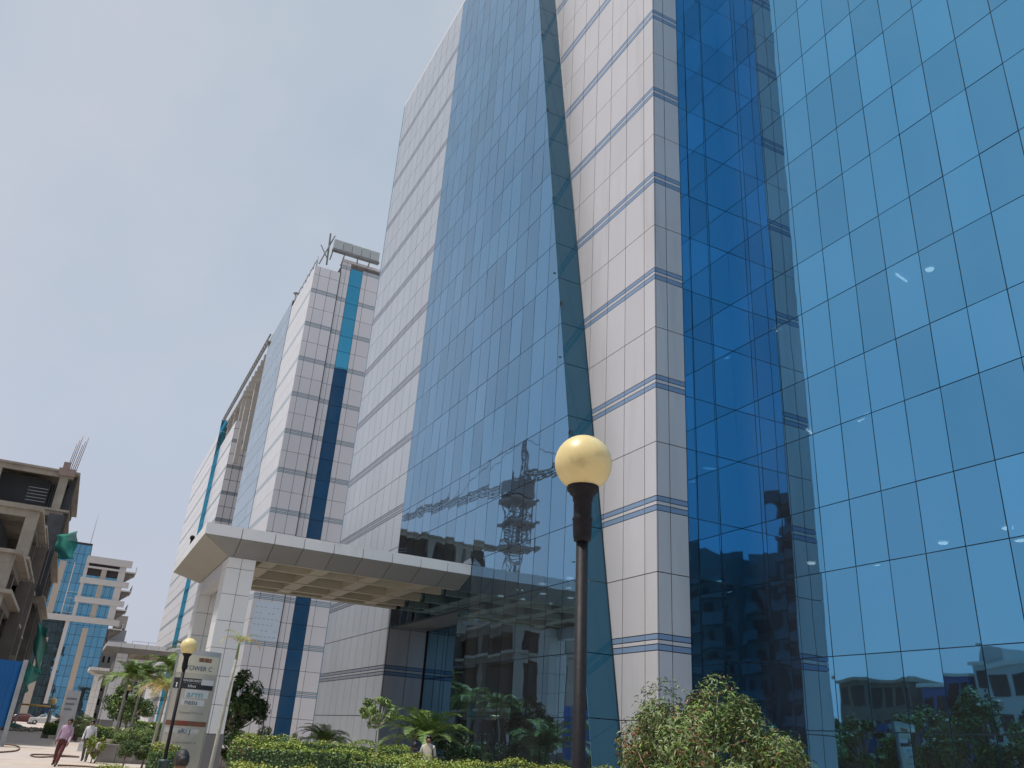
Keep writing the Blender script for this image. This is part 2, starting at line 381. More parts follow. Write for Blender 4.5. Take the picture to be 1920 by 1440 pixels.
# lobby: ceiling with downlights, entrance doors behind the canopy
CEIL = mat('lobby_ceiling', (.25, .24, .22), .9)
box('lobby_ceiling', (13.15, 22.3, 6.95), (17.05, 38.6, 7.05), CEIL, tower, T1)
box('lobby_floor', (13.15, 20.5, .02), (17.05, 38.6, .34), mat('lobby_stone', (.12, .11, .10), .5), tower, T1)
LITE = mat('downlight_lens', (.9, .9, .9), .5, emit=((1, .97, .9), 9))
for y in (23.3, 24.9, 26.6, 28.3):
    for x in (13.7, 14.7, 15.9):
        lathe('downlight', [(.11, -.03), (.13, 0)], LITE, tower, 12, (x-T1[0]+random.uniform(-.1, .1), y-T1[1], 6.94))
for (y, z, x) in ((16.9, 3, 17.9), (13.1, 3, 18.4), (11.3, 3, 18.2), (15.8, 3, 19.2), (17.6, 11, 18.0), (12.6, 11, 18.9), (11.8, 3, 19.4), (10.2, 7, 18.6)):
    k = int(z/3.9); zz = A0+.55+FL*(k+1)-.03
    lathe('downlight', [(.10, -.03), (.12, 0)], LITE, tower, 12, (x-T1[0], y-T1[1], zz))
for (y, k, x, rz) in ((16.6, 1, 18.0, .4), (14.9, 1, 18.3, 1.2), (13.3, 2, 18.6, .2)):
    o = box('tube_light', (-.3, -.025, -.02), (.3, .025, .02), mat('tube_lens', (.9, .9, .9), .5, emit=((1, 1, 1), 7)), tower); o.location = (x-T1[0], y-T1[1], A0+.55+FL*(k+1)-.05); o.rotation_euler = (0, 0, rz)
# entrance glazing set back under the canopy
dy = rangef(30.0, 38.6, 1.22)
for y0, y1 in zip(dy[:-1], dy[1:]):
    for z0, z1 in ((.36, 2.65), (2.67, 4.4), (4.42, 6.6)):
        box('entrance_pane', (15.0, y0+.03, z0), (15.02, y1-.03, z1-.02), GL, tower, T1)
    box('door_mullion', (15.03, y0-.04, .34), (15.10, y0+.02, 6.6), MULL, tower, T1)
for z0, z1 in ((.34, 2.65), (2.67, 4.4), (4.42, 6.6)): box('return_pane', (13.03, 29.94, z0), (14.98, 29.965, z1), GL, tower, T1)
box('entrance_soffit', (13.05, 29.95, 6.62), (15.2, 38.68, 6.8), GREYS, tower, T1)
box('plinth', (12.95, 19.9, 0), (13.12, 29.9, .10), GRANITE, tower, T1)
# fixing spots on the leaning edge
for z in (7.1, 6.5, 14.7, 18.6): lathe('glazing_clip', [(.05, 0), (.05, .02)], MULL, tower, 8, (12.99-T1[0], LEAN(z)+.25-T1[1], z))
# little scuffs cannot be read at this size; the cladding material carries the stains

# ------------------------------------------------------------------ entrance canopy (part of the tower): built once, copied for the other towers
def build_canopy(parent, off):
    X0, X1, Y0, Y1, ZT, ZB = 2.98, 13.0, 29.55, 39.0, 8.17, 7.78
    ins, zi = 1.05, 7.31
    slab = box('canopy', (X0+.06, Y0+.06, ZB+.03), (X1-.02, Y1-.06, ZT-.03), JOINT, parent, off)
    so_ = [slab.location[i]+off[i] for i in range(3)]
    ch = lambda n, a, b, m: box(n, a, b, m, slab, so_)
    xs = [X0, 4.2, 5.35, 6.4, 7.5, 8.6, 9.75, 10.9, 12.0, X1]
    for a, b in zip(xs[:-1], xs[1:]):
        ch('fascia_panel', (a+.012, Y0, ZB), (b-.012, Y0+.05, ZT), ACPW)
        ch('fascia_panel', (a+.012, Y1-.05, ZB), (b-.012, Y1, ZT), ACPW)
        # sloping soffit panels, near and far side
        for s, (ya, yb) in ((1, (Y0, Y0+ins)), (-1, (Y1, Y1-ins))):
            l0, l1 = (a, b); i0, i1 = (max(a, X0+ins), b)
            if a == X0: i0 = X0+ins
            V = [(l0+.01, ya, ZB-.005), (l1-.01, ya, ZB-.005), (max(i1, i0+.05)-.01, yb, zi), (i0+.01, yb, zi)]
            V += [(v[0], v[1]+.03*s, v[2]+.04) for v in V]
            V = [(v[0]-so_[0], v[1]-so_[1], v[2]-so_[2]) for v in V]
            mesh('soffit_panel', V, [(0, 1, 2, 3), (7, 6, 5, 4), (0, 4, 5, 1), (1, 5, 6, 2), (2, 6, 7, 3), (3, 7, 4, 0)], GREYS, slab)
    yy = [Y0+.055, 31.6, 33.7, 35.8, 37.6, Y1-.055]
    for a, b in zip(yy[:-1], yy[1:]):
        ch('fascia_panel', (X0, a+.01, ZB), (X0+.05, b-.01, ZT), ACPW)
        i0, i1 = max(a, Y0+ins), min(b, Y1-ins)
        V = [(X0, a, ZB-.005), (X0, b, ZB-.005), (X0+ins, i1, zi), (X0+ins, i0, zi)]
        V += [(v[0]+.03, v[1], v[2]+.04) for v in V]
        V = [(v[0]-so_[0], v[1]-so_[1], v[2]-so_[2]) for v in V]
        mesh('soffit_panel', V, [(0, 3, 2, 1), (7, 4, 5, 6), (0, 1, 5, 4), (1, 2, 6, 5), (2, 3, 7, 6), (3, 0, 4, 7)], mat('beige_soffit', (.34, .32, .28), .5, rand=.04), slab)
    # coffered ceiling with cream beams
    ch('ceiling', (X0+ins, Y0+ins, 7.68), (X1-.05, Y1-ins, 7.74), CREAM)
    for y in (Y0+ins+.05, 32.2, 34.6, 36.6, Y1-ins-.25): ch('ceiling_beam', (X0+ins+.02, y, zi+.02), (X1-.1, y+.22, 7.67), CREAM)
    for x in (5.3, 7.3, 9.3, 11.3): ch('cross_beam', (x, Y0+ins+.02, zi+.05), (x+.55, Y1-ins-.02, 7.665), CREAM)
    # column pairs clad in panels with a granite foot
    for yb in (30.62, 37.2):
        ch('column', (4.09, yb+.03, .02), (4.98, yb+1.12, 7.3), JOINT)
        zs = [1.53, 2.43, 3.33, 4.23, 5.13, 6.03, 6.93, 7.31]
        for z0, z1 in zip(zs[:-1], zs[1:]):
            for a, b in ((4.05, 4.53), (4.53, 5.02)): ch('column_panel', (a+.008, yb, z0+.008), (b-.008, yb+.028, z1-.008), ACPW)
            ch('column_panel', (4.05, yb+.036, z0+.008), (4.078, yb+.58, z1-.008), ACPW); ch('column_panel', (4.05, yb+.596, z0+.008), (4.078, yb+1.15, z1-.008), ACPW)
            ch('column_panel', (4.99, yb+.036, z0+.008), (5.018, yb+1.15, z1-.008), ACPW)
        ch('column_foot', (4.03, yb-.02, 0), (5.04, yb+1.17, 1.52), GRANITE)
    ch('edge_beam', (4.06, 31.8, 6.75), (4.5, 37.15, 7.33), ACPS)
    return slab
can1 = build_canopy(tower, T1)
# torn corner of the fascia and a small lamp on the left edge
ct = [can1.location[i]+T1[i] for i in range(3)]
o = prism('torn_flap', [(12.6, 8.15), (12.98, 8.2), (12.92, 8.42), (12.7, 8.28)], 'y', 29.5, 29.52, ACP, can1, ct)
lathe('edge_lamp', [(.05, 0), (.05, .28), (.09, .3), (.09, .42), (.03, .46)], LAMPBK, can1, 10, (3.05-ct[0], 34.5-ct[1], 8.15-ct[2]))

def copy_tree(o, parent, dloc=(0, 0, 0)):
    c = o.copy(); link(c, parent); c.location = Vector(o.location)+Vector(dloc)
    for chd in o.children: copy_tree(chd, c)
    return c

# ------------------------------------------------------------------ second tower (one block further on)
T2 = (12.85, 76.3, 0.0)
tw2 = empty('office_tower', T2, 'white tower with narrow teal glass strip and roof beam, behind the canopy column', 'office tower')
YS = 76.3
P, S = clad_wall('y', YS, [12.87, 13.4, 14.5, 15.55], 46.6, 0, .04, G=.036)
P2, S2 = clad_wall('y', YS+.25, [15.62, 16.15, 16.62], ROOF+.6, 0, .04, G=.036)
P3, S3 = clad_wall('y', YS+.25, [17.98, 18.5, 19.85, 21.2], ROOF+.2, 0, .04, G=.036)
P4, S4 = clad_wall('x', 12.85, rangef(YS+.05, 87.0, 1.19), 46.6, G=.036)
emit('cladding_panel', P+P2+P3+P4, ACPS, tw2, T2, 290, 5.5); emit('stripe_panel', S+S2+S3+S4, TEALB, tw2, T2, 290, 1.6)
pn = []
r2 = rows_glass(ROOF)
for z0, z1 in zip(r2[:-1], r2[1:]): pn.append(((16.64, YS+.25, z0+.02), (17.96, YS+.28, z1-.02)))
emit('glass_pane', pn, GL2, tw2, T2, 100, 3)
pn = []
for y0, y1 in zip(rangef(87.0, 100.0, 1.02)[:-1], rangef(87.0, 100.0, 1.02)[1:]):
    for z0, z1 in zip(r2[:-1], r2[1:]): pn.append(((12.80, y0+.02, z0+.02), (12.83, y1-.02, z1-.02)))
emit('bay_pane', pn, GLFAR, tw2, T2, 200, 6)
multibox('core_wall', [((12.9, YS+.06, 0), (15.56, 87, 46.55)), ((12.88, 87, 0), (15.56, 100, ROOF-.1)), ((15.56, YS+.31, 0), (26, 100, ROOF))], JOINT, tw2, T2)
box('roof_cap', (15.6, YS+.2, ROOF+.62), (21.2, YS+1.4, ROOF+.9), ACPS, tw2, T2)
box('reveal', (15.5, YS+.02, 0), (15.62, YS+.25, 46.7), JOINT, tw2, T2)
# roof beam held on struts, with a railing
STEEL = mat('weathered_steel', (.24, .25, .26), .55, .3, noise=(2, .15)); PALEM = mat('pale_metal_sheet', (.42, .47, .48), .4, rand=.08)
rbm = box('roof_beam', (14.2, YS-.6, ROOF+1.15), (19.4, YS-.1, ROOF+1.35), STEEL, tw2, T2)
for k in range(5): box('beam_panel', (14.25+k*1.02, YS-.62, ROOF+1.37), (15.22+k*1.02, YS-.05, ROOF+2.45), PALEM, tw2, T2)
tubes('strut', [([(x-T2[0], YS-.4-T2[1], ROOF+1.2), (x-T2[0]+dx, YS+.6-T2[1], ROOF+.5)], .07) for x, dx in ((14.3, 0), (15.6, 0), (17, .3), (18.4, 0))]+[([(14.2-T2[0], -.5, ROOF+2.9), (13.2-T2[0], .2, ROOF-.6)], .08), ([(13.7-T2[0], -.5, ROOF+3.0), (14.0-T2[0], .3, ROOF-.4)], .1), ([(13.0-T2[0], 0, ROOF+1.6), (14.0-T2[0], .3, ROOF+.3)], .06)], STEEL, tw2)
for k in range(7):
    y = .3+k*1.6; tube('railing_post', [(.15, y, 46.6), (.15, y, 47.9+.2*(k % 2))], .05, STEEL, tw2, 5)
tube('railing_bar', [(.15, .3, 47.6), (.15, 10, 47.6)], .035, STEEL, tw2, 5)
lathe('dish', [(.02, 0), (.3, .05), (.33, .12)], PALEM, tw2, 12, (.1, 10.4, 48.2)); tube('dish_post', [(.12, 10.4, 46.6), (.12, 10.4, 48.2)], .05, STEEL, tw2, 5)
# notice sheet pasted on the lower side wall: a pale reflecting pane with rows of stickers
NOTE = mat('pale_sheet', (.55, .64, .74), .3)
bd = box('pale_window_sheet', (13.1, YS-.03, 8.75), (15.45, YS-.005, 12.05), NOTE, tw2, T2)
bdl = [bd.location[i]+T2[i] for i in range(3)]
SIGNT = mat('sticker_grey', (.40, .47, .55), .6)
for i in range(6):
    for j in range(6):
        if random.random() < .85: box('sticker', (13.2+j*.37, YS-.036, 9.0+i*.5), (13.2+j*.37+.22, YS-.031, 9.1+i*.5), SIGNT, bd, bdl)
can2 = copy_tree(can1, tw2, (T1[0]-T2[0]-.55, T1[1]+57.6-T2[1], 0))

# ------------------------------------------------------------------ third tower
T3 = (13.0, 119.7, 0.0)
tw3 = empty('office_tower', T3, 'distant white tower with roof pergola and one teal glass edge', 'office tower')
P, S = clad_wall('y', 119.7, [13.02, 13.85, 14.9, 16.0, 17.1, 18.2], 42.9, G=.07)
P2, S2 = clad_wall('x', 13.0, rangef(119.75, 134.5, 2.4), 42.9, G=.07)
P3, S3 = clad_wall('x', 12.45, rangef(134.7, 164.0, 2.4), ROOF-2.2, G=.07)
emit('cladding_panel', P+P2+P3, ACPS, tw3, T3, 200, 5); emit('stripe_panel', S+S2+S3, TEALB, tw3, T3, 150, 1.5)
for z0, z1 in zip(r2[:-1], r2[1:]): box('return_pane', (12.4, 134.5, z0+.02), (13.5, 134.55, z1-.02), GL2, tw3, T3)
multibox('core_wall', [((13.05, 119.76, 0), (26, 163.9, 42.8)), ((12.5, 134.6, 0), (14.5, 163.9, ROOF-2.25))], JOINT, tw3, T3)
PERG = mat('pergola_concrete', (.45, .43, .40), .85, noise=(1, .1))
for k in range(9): box('pergola_beam', (13.3, 120.2+k*1.75, 46.3), (22, 120.6+k*1.75, 46.9), PERG, tw3, T3)
for y in (120.0, 126, 132): 
    for x in (13.3, 19): box('pergola_post', (x, y, 42.9), (x+.5, y+.5, 46.3), PERG, tw3, T3)
for k in range(9): box('pergola_beam', (13.0, 101.0+k*2.1, 46.2), (21, 101.6+k*2.1, 47.0), PERG, tw3, T3)
for y in (104, 111, 118): box('pergola_post', (13.6, y, 36), (14.2, y+.6, 46.2), PERG, tw3, T3)
box('pergola_rail', (16.2, 100.5, 47.05), (16.8, 120, 47.6), PERG, tw3, T3)
box('pergola_rail', (13.25, 119.9, 46.95), (13.7, 135, 47.5), PERG, tw3, T3)
tubes('roof_truss', [([(-.3, -20.5, 48.2), (-.3, 16, 48.2)], .12), ([(-.3, -20.5, 47.2), (-.3, 16, 47.2)], .12)]+[([(-.3, -20+k*1.2, 47.2), (-.3, -19.4+k*1.2, 48.2)], .06) for k in range(30)]+[([(-.3, -19.4+k*1.2, 48.2), (-.3, -18.8+k*1.2, 47.2)], .06) for k in range(30)], STEEL, tw3)
can3 = copy_tree(can1, tw3, (T1[0]-T3[0]-.6, T1[1]+108.0-T3[1], 0))

# ------------------------------------------------------------------ blue glass building at the end of the street
TB = (-.5, 190.0, 0.0)
bb = empty('glass_office_block', TB, 'blue glass office block with cream frame and stepped balconies at street end', 'office building')
BEI = mat('beige_cladding', (.46, .41, .35), .6, rand=.04); PALE = mat('pale_frame', (.56, .545, .53), .6, rand=.03)
GLB = glass_mat('far_blue_glass', (.10, .29, .42), 0, .35, dust_haze=.08)
pn = []
xs = rangef(-13.0, 4.7, 1.1)
for a, b in zip(xs[:-1], xs[1:]):
    for k in range(14):
        z0 = .6+k*1.95
        if z0+1.9 < (33.8 if b < -1.9 else 31): pn.append(((a+.03, 190, z0+.03), (b-.03, 190.06, z0+1.92)))
for z0 in (27.9, 29.85, 31.8):
    for a, b in zip(xs[:-1], xs[1:]):
        if b < -1.9: pn.append(((a+.03, 190, z0+.03), (b-.03, 190.06, z0+1.92)))
emit('glass_pane', pn, GLB, bb, TB, 290, 6)
multibox('core_wall', [((-13, 190.1, 0), (4.75, 215, 31)), ((-13, 190.1, 31), (-2, 215, 34.2))], JOINT, bb, TB)
for z in (18.6, 22.4, 26.2): box('floor_beam', (-2.6 if z > 19 else -9, 189.5, z), (6.6, 190.0, z+1.15), PALE, bb, TB)
box('roof_beam', (-2.3, 189.4, 30.3), (6.3, 190.0, 31.7), PALE, bb, TB); box('roof_beam', (-2.3, 189.45, 29.3), (4.9, 189.9, 29.7), PALE, bb, TB)
for x0, x1, z0, z1, m_ in ((-7.0, -5.8, 19.7, 30, BEI), (-2.35, -1.7, 18.6, 31.5, PALE), (4.1, 5.4, 18.6, 31.5, PALE), (-6.6, -5.3, 1, 15.2, BEI), (-3.1, -2.4, 3.3, 18.6, PALE), (.2, 1.3, 0, 17.6, BEI), (.9, 1.9, 19.8, 29.3, BEI), (-4.4, -4.2, 19.7, 30, PALE), (-9.4, -9.0, 0, 18, PALE)):
    box('facade_strip', (x0, 189.7, z0), (x1, 190.0, z1), m_, bb, TB)
for z in (17.9, 21.7, 25.5, 29.3):
    bl = box('balcony', (5.4, 189.6, z), (7.4, 196, z+.25), PALE, bb, TB); 
    prism('balcony_bracket', [(5.0, z), (7.3, z), (5.0, z-1.9)], 'y', 189.9, 195, CONCD, bb, TB)
    box('parapet', (7.25, 189.6, z+.26), (7.4, 196, z+1.35), PALE, bb, TB)
for z in (20.2, 21.5, 23, 24.2): box('glazing_bar', (-4.2, 189.9, z), (-2.4, 189.97, z+.08), PALE, bb, TB)
tube('lightning_rod', [(-2.5-TB[0], 2, 34.2), (-2.5-TB[0], 2, 41)], .05, STEEL, bb, 5)

# paler buildings beyond
def far_block(name, a, b, m, label, nx, nz, off):
    t = empty(name, (a[0], a[1], 0), label, 'building')
    box('wall', a, b, m, t, (a[0], a[1], 0))
    for i in range(nx):
        for k in range(nz):
            w_ = (b[0]-a[0])/nx; h_ = (b[2]-a[2])/nz
            box('window', (a[0]+w_*(i+.3), a[1]-.05, a[2]+h_*(k+.35)), (a[0]+w_*(i+.7), a[1]+.05, a[2]+h_*(k+.8)), JOINT, t, (a[0], a[1], 0))
    return t
WHT = mat('white_render', (.62, .60, .57), .8, noise=(.5, .06)); GRYR = mat('grey_render', (.42, .42, .43), .8, noise=(.5, .06))
t = far_block('apartment_block', (4.2, 205, 0), (9.5, 222, 17.0), WHT, 'cream stepped block with small windows behind the blue glass office', 5, 6, 0)
box('roof_room', (5.0, 206, 17.0), (9.0, 214, 19.4), GRYR, t, (4.2, 205, 0)); box('water_tank', (6.2, 207, 19.8), (8.7, 212, 22.5), mat('tank_beige', (.55, .52, .45), .7), t, (4.2, 205, 0))
for x in (6.4, 8.4): box('tank_leg', (x, 208, 19.4), (x+.2, 211, 19.8), GRYR, t, (4.2, 205, 0))
t = far_block('roadside_block', (9.8, 188, 0), (16, 205, 15.2), GRYR, 'grey roof plant room building above the second canopy', 4, 5, 0)
tubes('roof_railing', [([(0, 0, 15.2), (0, 0, 16.0)], .05), ([(3, 0, 15.2), (3, 0, 16)], .05), ([(6, 0, 15.2), (6, 0, 16)], .05), ([(0, 0, 16), (6, 0, 16)], .04)], STEEL, t)
# ------------------------------------------------------------------ building under construction on the left: terraces rising away
TC = (-10.0, 62.0, 0.0)
cb = empty('construction_building', TC, 'unfinished stepped concrete frame building with rebar on top, across the street', 'building')
NET = mat('dark_debris_net', (.07, .075, .085), .9, noise=(1, .3)); RUST = mat('rust_steel', (.26, .13, .08), .85, noise=(5, .3))
PLY = mat('plywood_formwork', (.30, .22, .20), .85, noise=(2, .2))
def frame_block(x0, x1, y0, y1, zs, colx, slab=.22, beam=.55, back=True):
    for z in zs[1:]:
        box('floor_slab', (x0-.5, y0-.25, z-.22), (x1+.55, y1, z), CONC, cb, TC)
        box('edge_beam', (x0, y0, z-.22-beam), (x1, y0+.35, z-.225), CONC, cb, TC)
        box('edge_beam', (x1-.35, y0+.36, z-.22-beam), (x1, y1, z-.226), CONCD, cb, TC)  # street side in darker concrete, its shade put into the colour
    for z0, z1 in zip(zs[:-1], zs[1:]):
        for x in colx: box('column', (x-.42, y0+.03, z0), (x+.42, y0+.8, z1-.23), CONC, cb, TC)
        for yy_ in np.arange(y0+6, y1-1, 6.0): box('column', (x1-.7, yy_, z0), (x1-.02, yy_+.7, z1-.24), CONCD, cb, TC)  # street-side columns carry the same painted shade
        box('shade_screen', (x0, y0+2.2, z0), (x1-2.2, y0+2.3, z1-.8), CORE, cb, TC); box('shade_screen', (x1-2.3, y0+2.35, z0), (x1-2.2, y1-.5, z1-.8), CORE, cb, TC)  # added dark sheets standing in for the deep shade inside the floors
        if back: box('infill_wall', (x0, y1-.4, z0), (x1-.1, y1-.1, z1-.25), CONCD, cb, TC)
frame_block(-21, -4.9, 60, 72, [0, 4.3, 8.6, 11.0], (-5.2, -10, -15))
frame_block(-21, -5.3, 72.2, 87, [0, 4.3, 8.6, 12.5, 16.2], (-5.4, -10, -15))
frame_block(-21, -5.6, 87.2, 100, [0, 8.6, 12.9, 17.7], (-6.9, -12, -17))
frame_block(-21, -4.7, 100.2, 124, [0, 12.9, 17.5, 22.0, 26.3], (-5.6, -12, -17))
# concrete fins and nets at the street corner
for x0, x1, y, z0, z1, m_ in ((-6.0, -4.5, 99.8, 12.8, 21.4, NET), (-5.9, -4.55, 86.6, 6.2, 15.6, CONCD), (-5.4, -4.1, 71.6, 4.6, 10.6, CONCD), (-4.95, -4.35, 101.5, 22.2, 26.2, NET), (-4.9, -4.2, 101.0, 17.6, 22.0, CONCD)):
    box('fin_wall', (x0, y, z0), (x1, y+.25, z1), m_, cb, TC)
for k in range(26):
    x = -11.9+k*.25; box('prop', (x, 103.5, 22.02), (x+.05, 103.55, 25.4), STEEL, cb, TC)
box('formwork_panel', (-21, 104.5, 23.0), (-5.2, 104.6, 25.6), NET, cb, TC); box('formwork_panel', (-21, 101.9, 18.6), (-5.3, 102.0, 21.2), NET, cb, TC)
box('formwork_panel', (-6.3, 99.8, 25.7), (-4.6, 100.2, 26.5), PLY, cb, TC); box('formwork_panel', (-6.0, 99.8, 26.5), (-5.3, 100.3, 27.2), PLY, cb, TC)
for k in range(30): box('rebar_stub', (-11+k*.16, 86.85, 17.7), (-11+k*.16+.05, 86.9, 18.45+.1*(k % 3)), RUST, cb, TC)
for k in range(12):
    tube('rebar', [(-5.6+.18*(k % 6)-TC[0], 100.5+.3*(k//6)-TC[1], 26.3), (-5.35+.2*(k % 6)-TC[0], 100.5-TC[1], 29.6+.5*(k % 3))], .03, RUST, cb, 4)
for k in range(22): box('prop', (-8.2+.18*k, 76+.2*(k % 5), 8.65), (-8.15+.18*k, 76.06+.2*(k % 5), 11.8), STEEL, cb, TC)
for k in range(22): box('prop', (-9.2+.22*k, 92+.2*(k % 5), 13), (-9.15+.22*k, 92.06+.2*(k % 5), 16.8), RUST if k % 4 == 0 else STEEL, cb, TC)
for k in range(5): box('scaffold_bar', (-8.6, 99.7, 22.4+k*.35), (-6.7, 99.75, 22.46+k*.35), STEEL, cb, TC)
# green safety nets hanging at the corner
GRN = mat('green_safety_net', (.02, .24, .19), .8, noise=(1.5, .25))
_n = GRN.node_tree.nodes; _tr = _n.new('ShaderNodeBsdfTransparent'); _mx = _n.new('ShaderNodeMixShader'); _mx.inputs[0].default_value = .3
GRN.node_tree.links.new(_n['Principled BSDF'].outputs[0], _mx.inputs[1]); GRN.node_tree.links.new(_tr.outputs[0], _mx.inputs[2]); GRN.node_tree.links.new(_mx.outputs[0], _n['Material Output'].inputs[0])
def net_cloth(name, P00, P10, P11, P01, nu, nv, amp, label):
    V, F = [], []
    P00, P10, P11, P01 = [np.array(p, float) for p in (P00, P10, P11, P01)]
    for j in range(nv+1):
        for i in range(nu+1):
            u, v = i/nu, j/nv; p = (P00*(1-u)+P10*u)*(1-v)+(P01*(1-u)+P11*u)*v
            p = p+np.array([.15*math.sin(9*v+3*u), amp*math.sin(7*u+4*v), -.25*amp*math.sin(PI*u)*(1-v)]); V.append(p)
    for j in range(nv):
        for i in range(nu): a = j*(nu+1)+i; F.append((a, a+1, a+nu+2, a+nu+1))
    o = mesh(name, V, F, GRN, None, True); s = o.modifiers.new('thick', 'SOLIDIFY'); s.thickness = .02
    return tag(o, label, 'safety net', 'green nets on the construction site')
def c3(x, y, Y): return onY(x, y, Y)
net_cloth('safety_net', c3(106, 1046, 99), c3(138, 1048, 98), c3(147, 997, 98), c3(105, 1004, 99), 10, 10, .35, 'bright green safety net flapping from the upper floors of the concrete frame')
net_cloth('safety_net', c3(62, 1262, 90), c3(76, 1262, 90), c3(92, 1180, 90), c3(68, 1165, 90), 8, 10, .3, 'long faded green net draped down the lower floors of the concrete frame')
net_cloth('safety_net', c3(42, 1300, 62), c3(52, 1290, 61), c3(80, 1258, 61), c3(52, 1236, 62), 8, 8, .2, 'torn dark green net hanging behind the blue hoarding')

# blue hoarding
HO = (-2.4, 55.6, 0)
hb = empty('site_hoarding', HO, 'tall blue sheet metal site hoarding with grey end post', 'hoarding')
BLU = mat('blue_sheet_metal', (.0, .115, .36), .45, .0, noise=(.6, .08)); 
pts = [(-2.45, 55.6), (-6.4, 53.9), (-9.2, 46.0), (-9.6, 34)]
GALV = mat('galvanised_post', (.42, .44, .46), .5, .4, noise=(2, .15))
for (xa, ya), (xb, yb) in zip(pts[:-1], pts[1:]):
    n = max(2, int(math.hypot(xb-xa, yb-ya)/1.1))
    for k in range(n):
        p, q = np.array([xa, ya])*(1-k/n)+np.array([xb, yb])*k/n, np.array([xa, ya])*(1-(k+1)/n)+np.array([xb, yb])*(k+1)/n
        d = (q-p)/np.linalg.norm(q-p); nn = np.array([-d[1], d[0]])
        # corrugated sheet
        V, F = [], []; K = 12
        for i in range(K+1):
            c = p+(q-p)*(i/K)*.985+nn*(.02 if i % 4 in (1, 2) else -.02)
            V += [(c[0]-HO[0], c[1]-HO[1], .95), (c[0]-HO[0], c[1]-HO[1], 4.35)]
        F = [(2*i, 2*i+2, 2*i+3, 2*i+1) for i in range(K)]
        mesh('metal_sheet', V, F, BLU, hb)
        box('post', (q[0]-.06, q[1]-.02, 0), (q[0]+.06, q[1]+.1, 4.3), GALV, hb, HO)
box('end_post', (-2.45, 55.5, 0), (-2.22, 55.75, 4.45), GALV, hb, HO)
for z in (1.0, 2.6, 4.1): box('rail', (-6.3, 55.8, z), (-2.3, 55.86, z+.1), GALV, hb, HO)

# ------------------------------------------------------------------ street lamps
GLOBE = mat('yellowed_globe', (.64, .52, .25), .38, 0, .4, noise=(4, .10), dirt=((.34, .25, .11), 7, .58, .6, (1, 1, 1)))
def street_lamp(loc, top, label, dia=.36, ped=0.0, tilt=0.0):
    t = empty('street_lamp', loc, label, 'lamp', 'black posts with yellowed globes'); t.rotation_euler = (0, tilt, 0)
    r = dia/2
    prof = [(r*.42, -r*.93)]+[(r*math.cos(a), r*math.sin(a)) for a in np.linspace(-1.12, 1.45, 20)]+[(.012, r)]
    g_ = lathe('globe', prof, GLOBE, t, 40, (0, 0, top))
    lathe('collar', [(.036, -.50), (.050, -.495), (.056, -.46), (.060, -.37), (.064, -.36), (.056, -.345), (.056, -.25), (.062, -.245), (.062, -.225), (.066, -.215), (.082, -.20), (.086, -.185), (.098, -.18), (.100, -.155), (.092, -.145), (.09, -.12), (.06, -.118)], LAMPBK, t, 32, (0, 0, top))
    lathe('pole', [(.055, 0), (.055, .02), (.042, .03), (.037, 1.2), (.036, top-.49)], LAMPBK, t, 24)
    b_ = lathe('base', [(.17, 0), (.17, .04), (.12, .08), (.115, .75+ped), (.13, .78+ped), (.13, .82+ped), (.06, .84+ped)], mat('dark_green_base', (.02, .045, .045), .45, noise=(20, .2)), t, 24)
    return t
P_ = EYE+ray(1095, 869)*5.16; street_lamp((P_[0]+.05, P_[1], 0), P_[2], 'yellowed globe street lamp on black post before the leaning glass edge', .36, 0, math.radians(-.9))
P_ = EYE+ray(354, 1212)*18.4; street_lamp((P_[0], P_[1], 0), P_[2], 'small globe lamp on black post in front of tower name pylon', .36, .25)
P_ = EYE+ray(243, 1255)*62; street_lamp((2.8, 47.5, 0), 3.2, 'thin black lamp post among the palms behind the planter wall', .30)
P_ = onY(99, 1315, 118); street_lamp((P_[0], 118, 0), P_[2], 'distant globe lamp beside the parking barrier', .9)

# ------------------------------------------------------------------ foliage helpers
def leafmat(name, col, rough=.5):
    m = mat(name, col, rough, 0, .4, noise=(6, .25)); return m
G1 = leafmat('leaf_mid', (.095, .155, .036)); G2 = leafmat('leaf_dark', (.045, .092, .028)); G3 = leafmat('leaf_yellow', (.28, .31, .05)); G4 = leafmat('leaf_pale', (.19, .235, .095))
G5 = leafmat('leaf_rust', (.20, .10, .04)); G6 = leafmat('leaf_bright', (.17, .26, .042)); G7 = leafmat('leaf_straw', (.36, .24, .08)); WFL = mat('white_petals', (.75, .74, .68), .6); G8 = leafmat('leaf_deep', (.028, .055, .02)); RED = mat('red_flower', (.4, .02, .015), .6)
BARK = mat('grey_bark', (.24, .20, .155), .9, noise=(12, .25), bump=(30, .5)); BARKP = mat('palm_trunk_pale', (.33, .32, .27), .8, noise=(8, .2), bump=(20, .4))
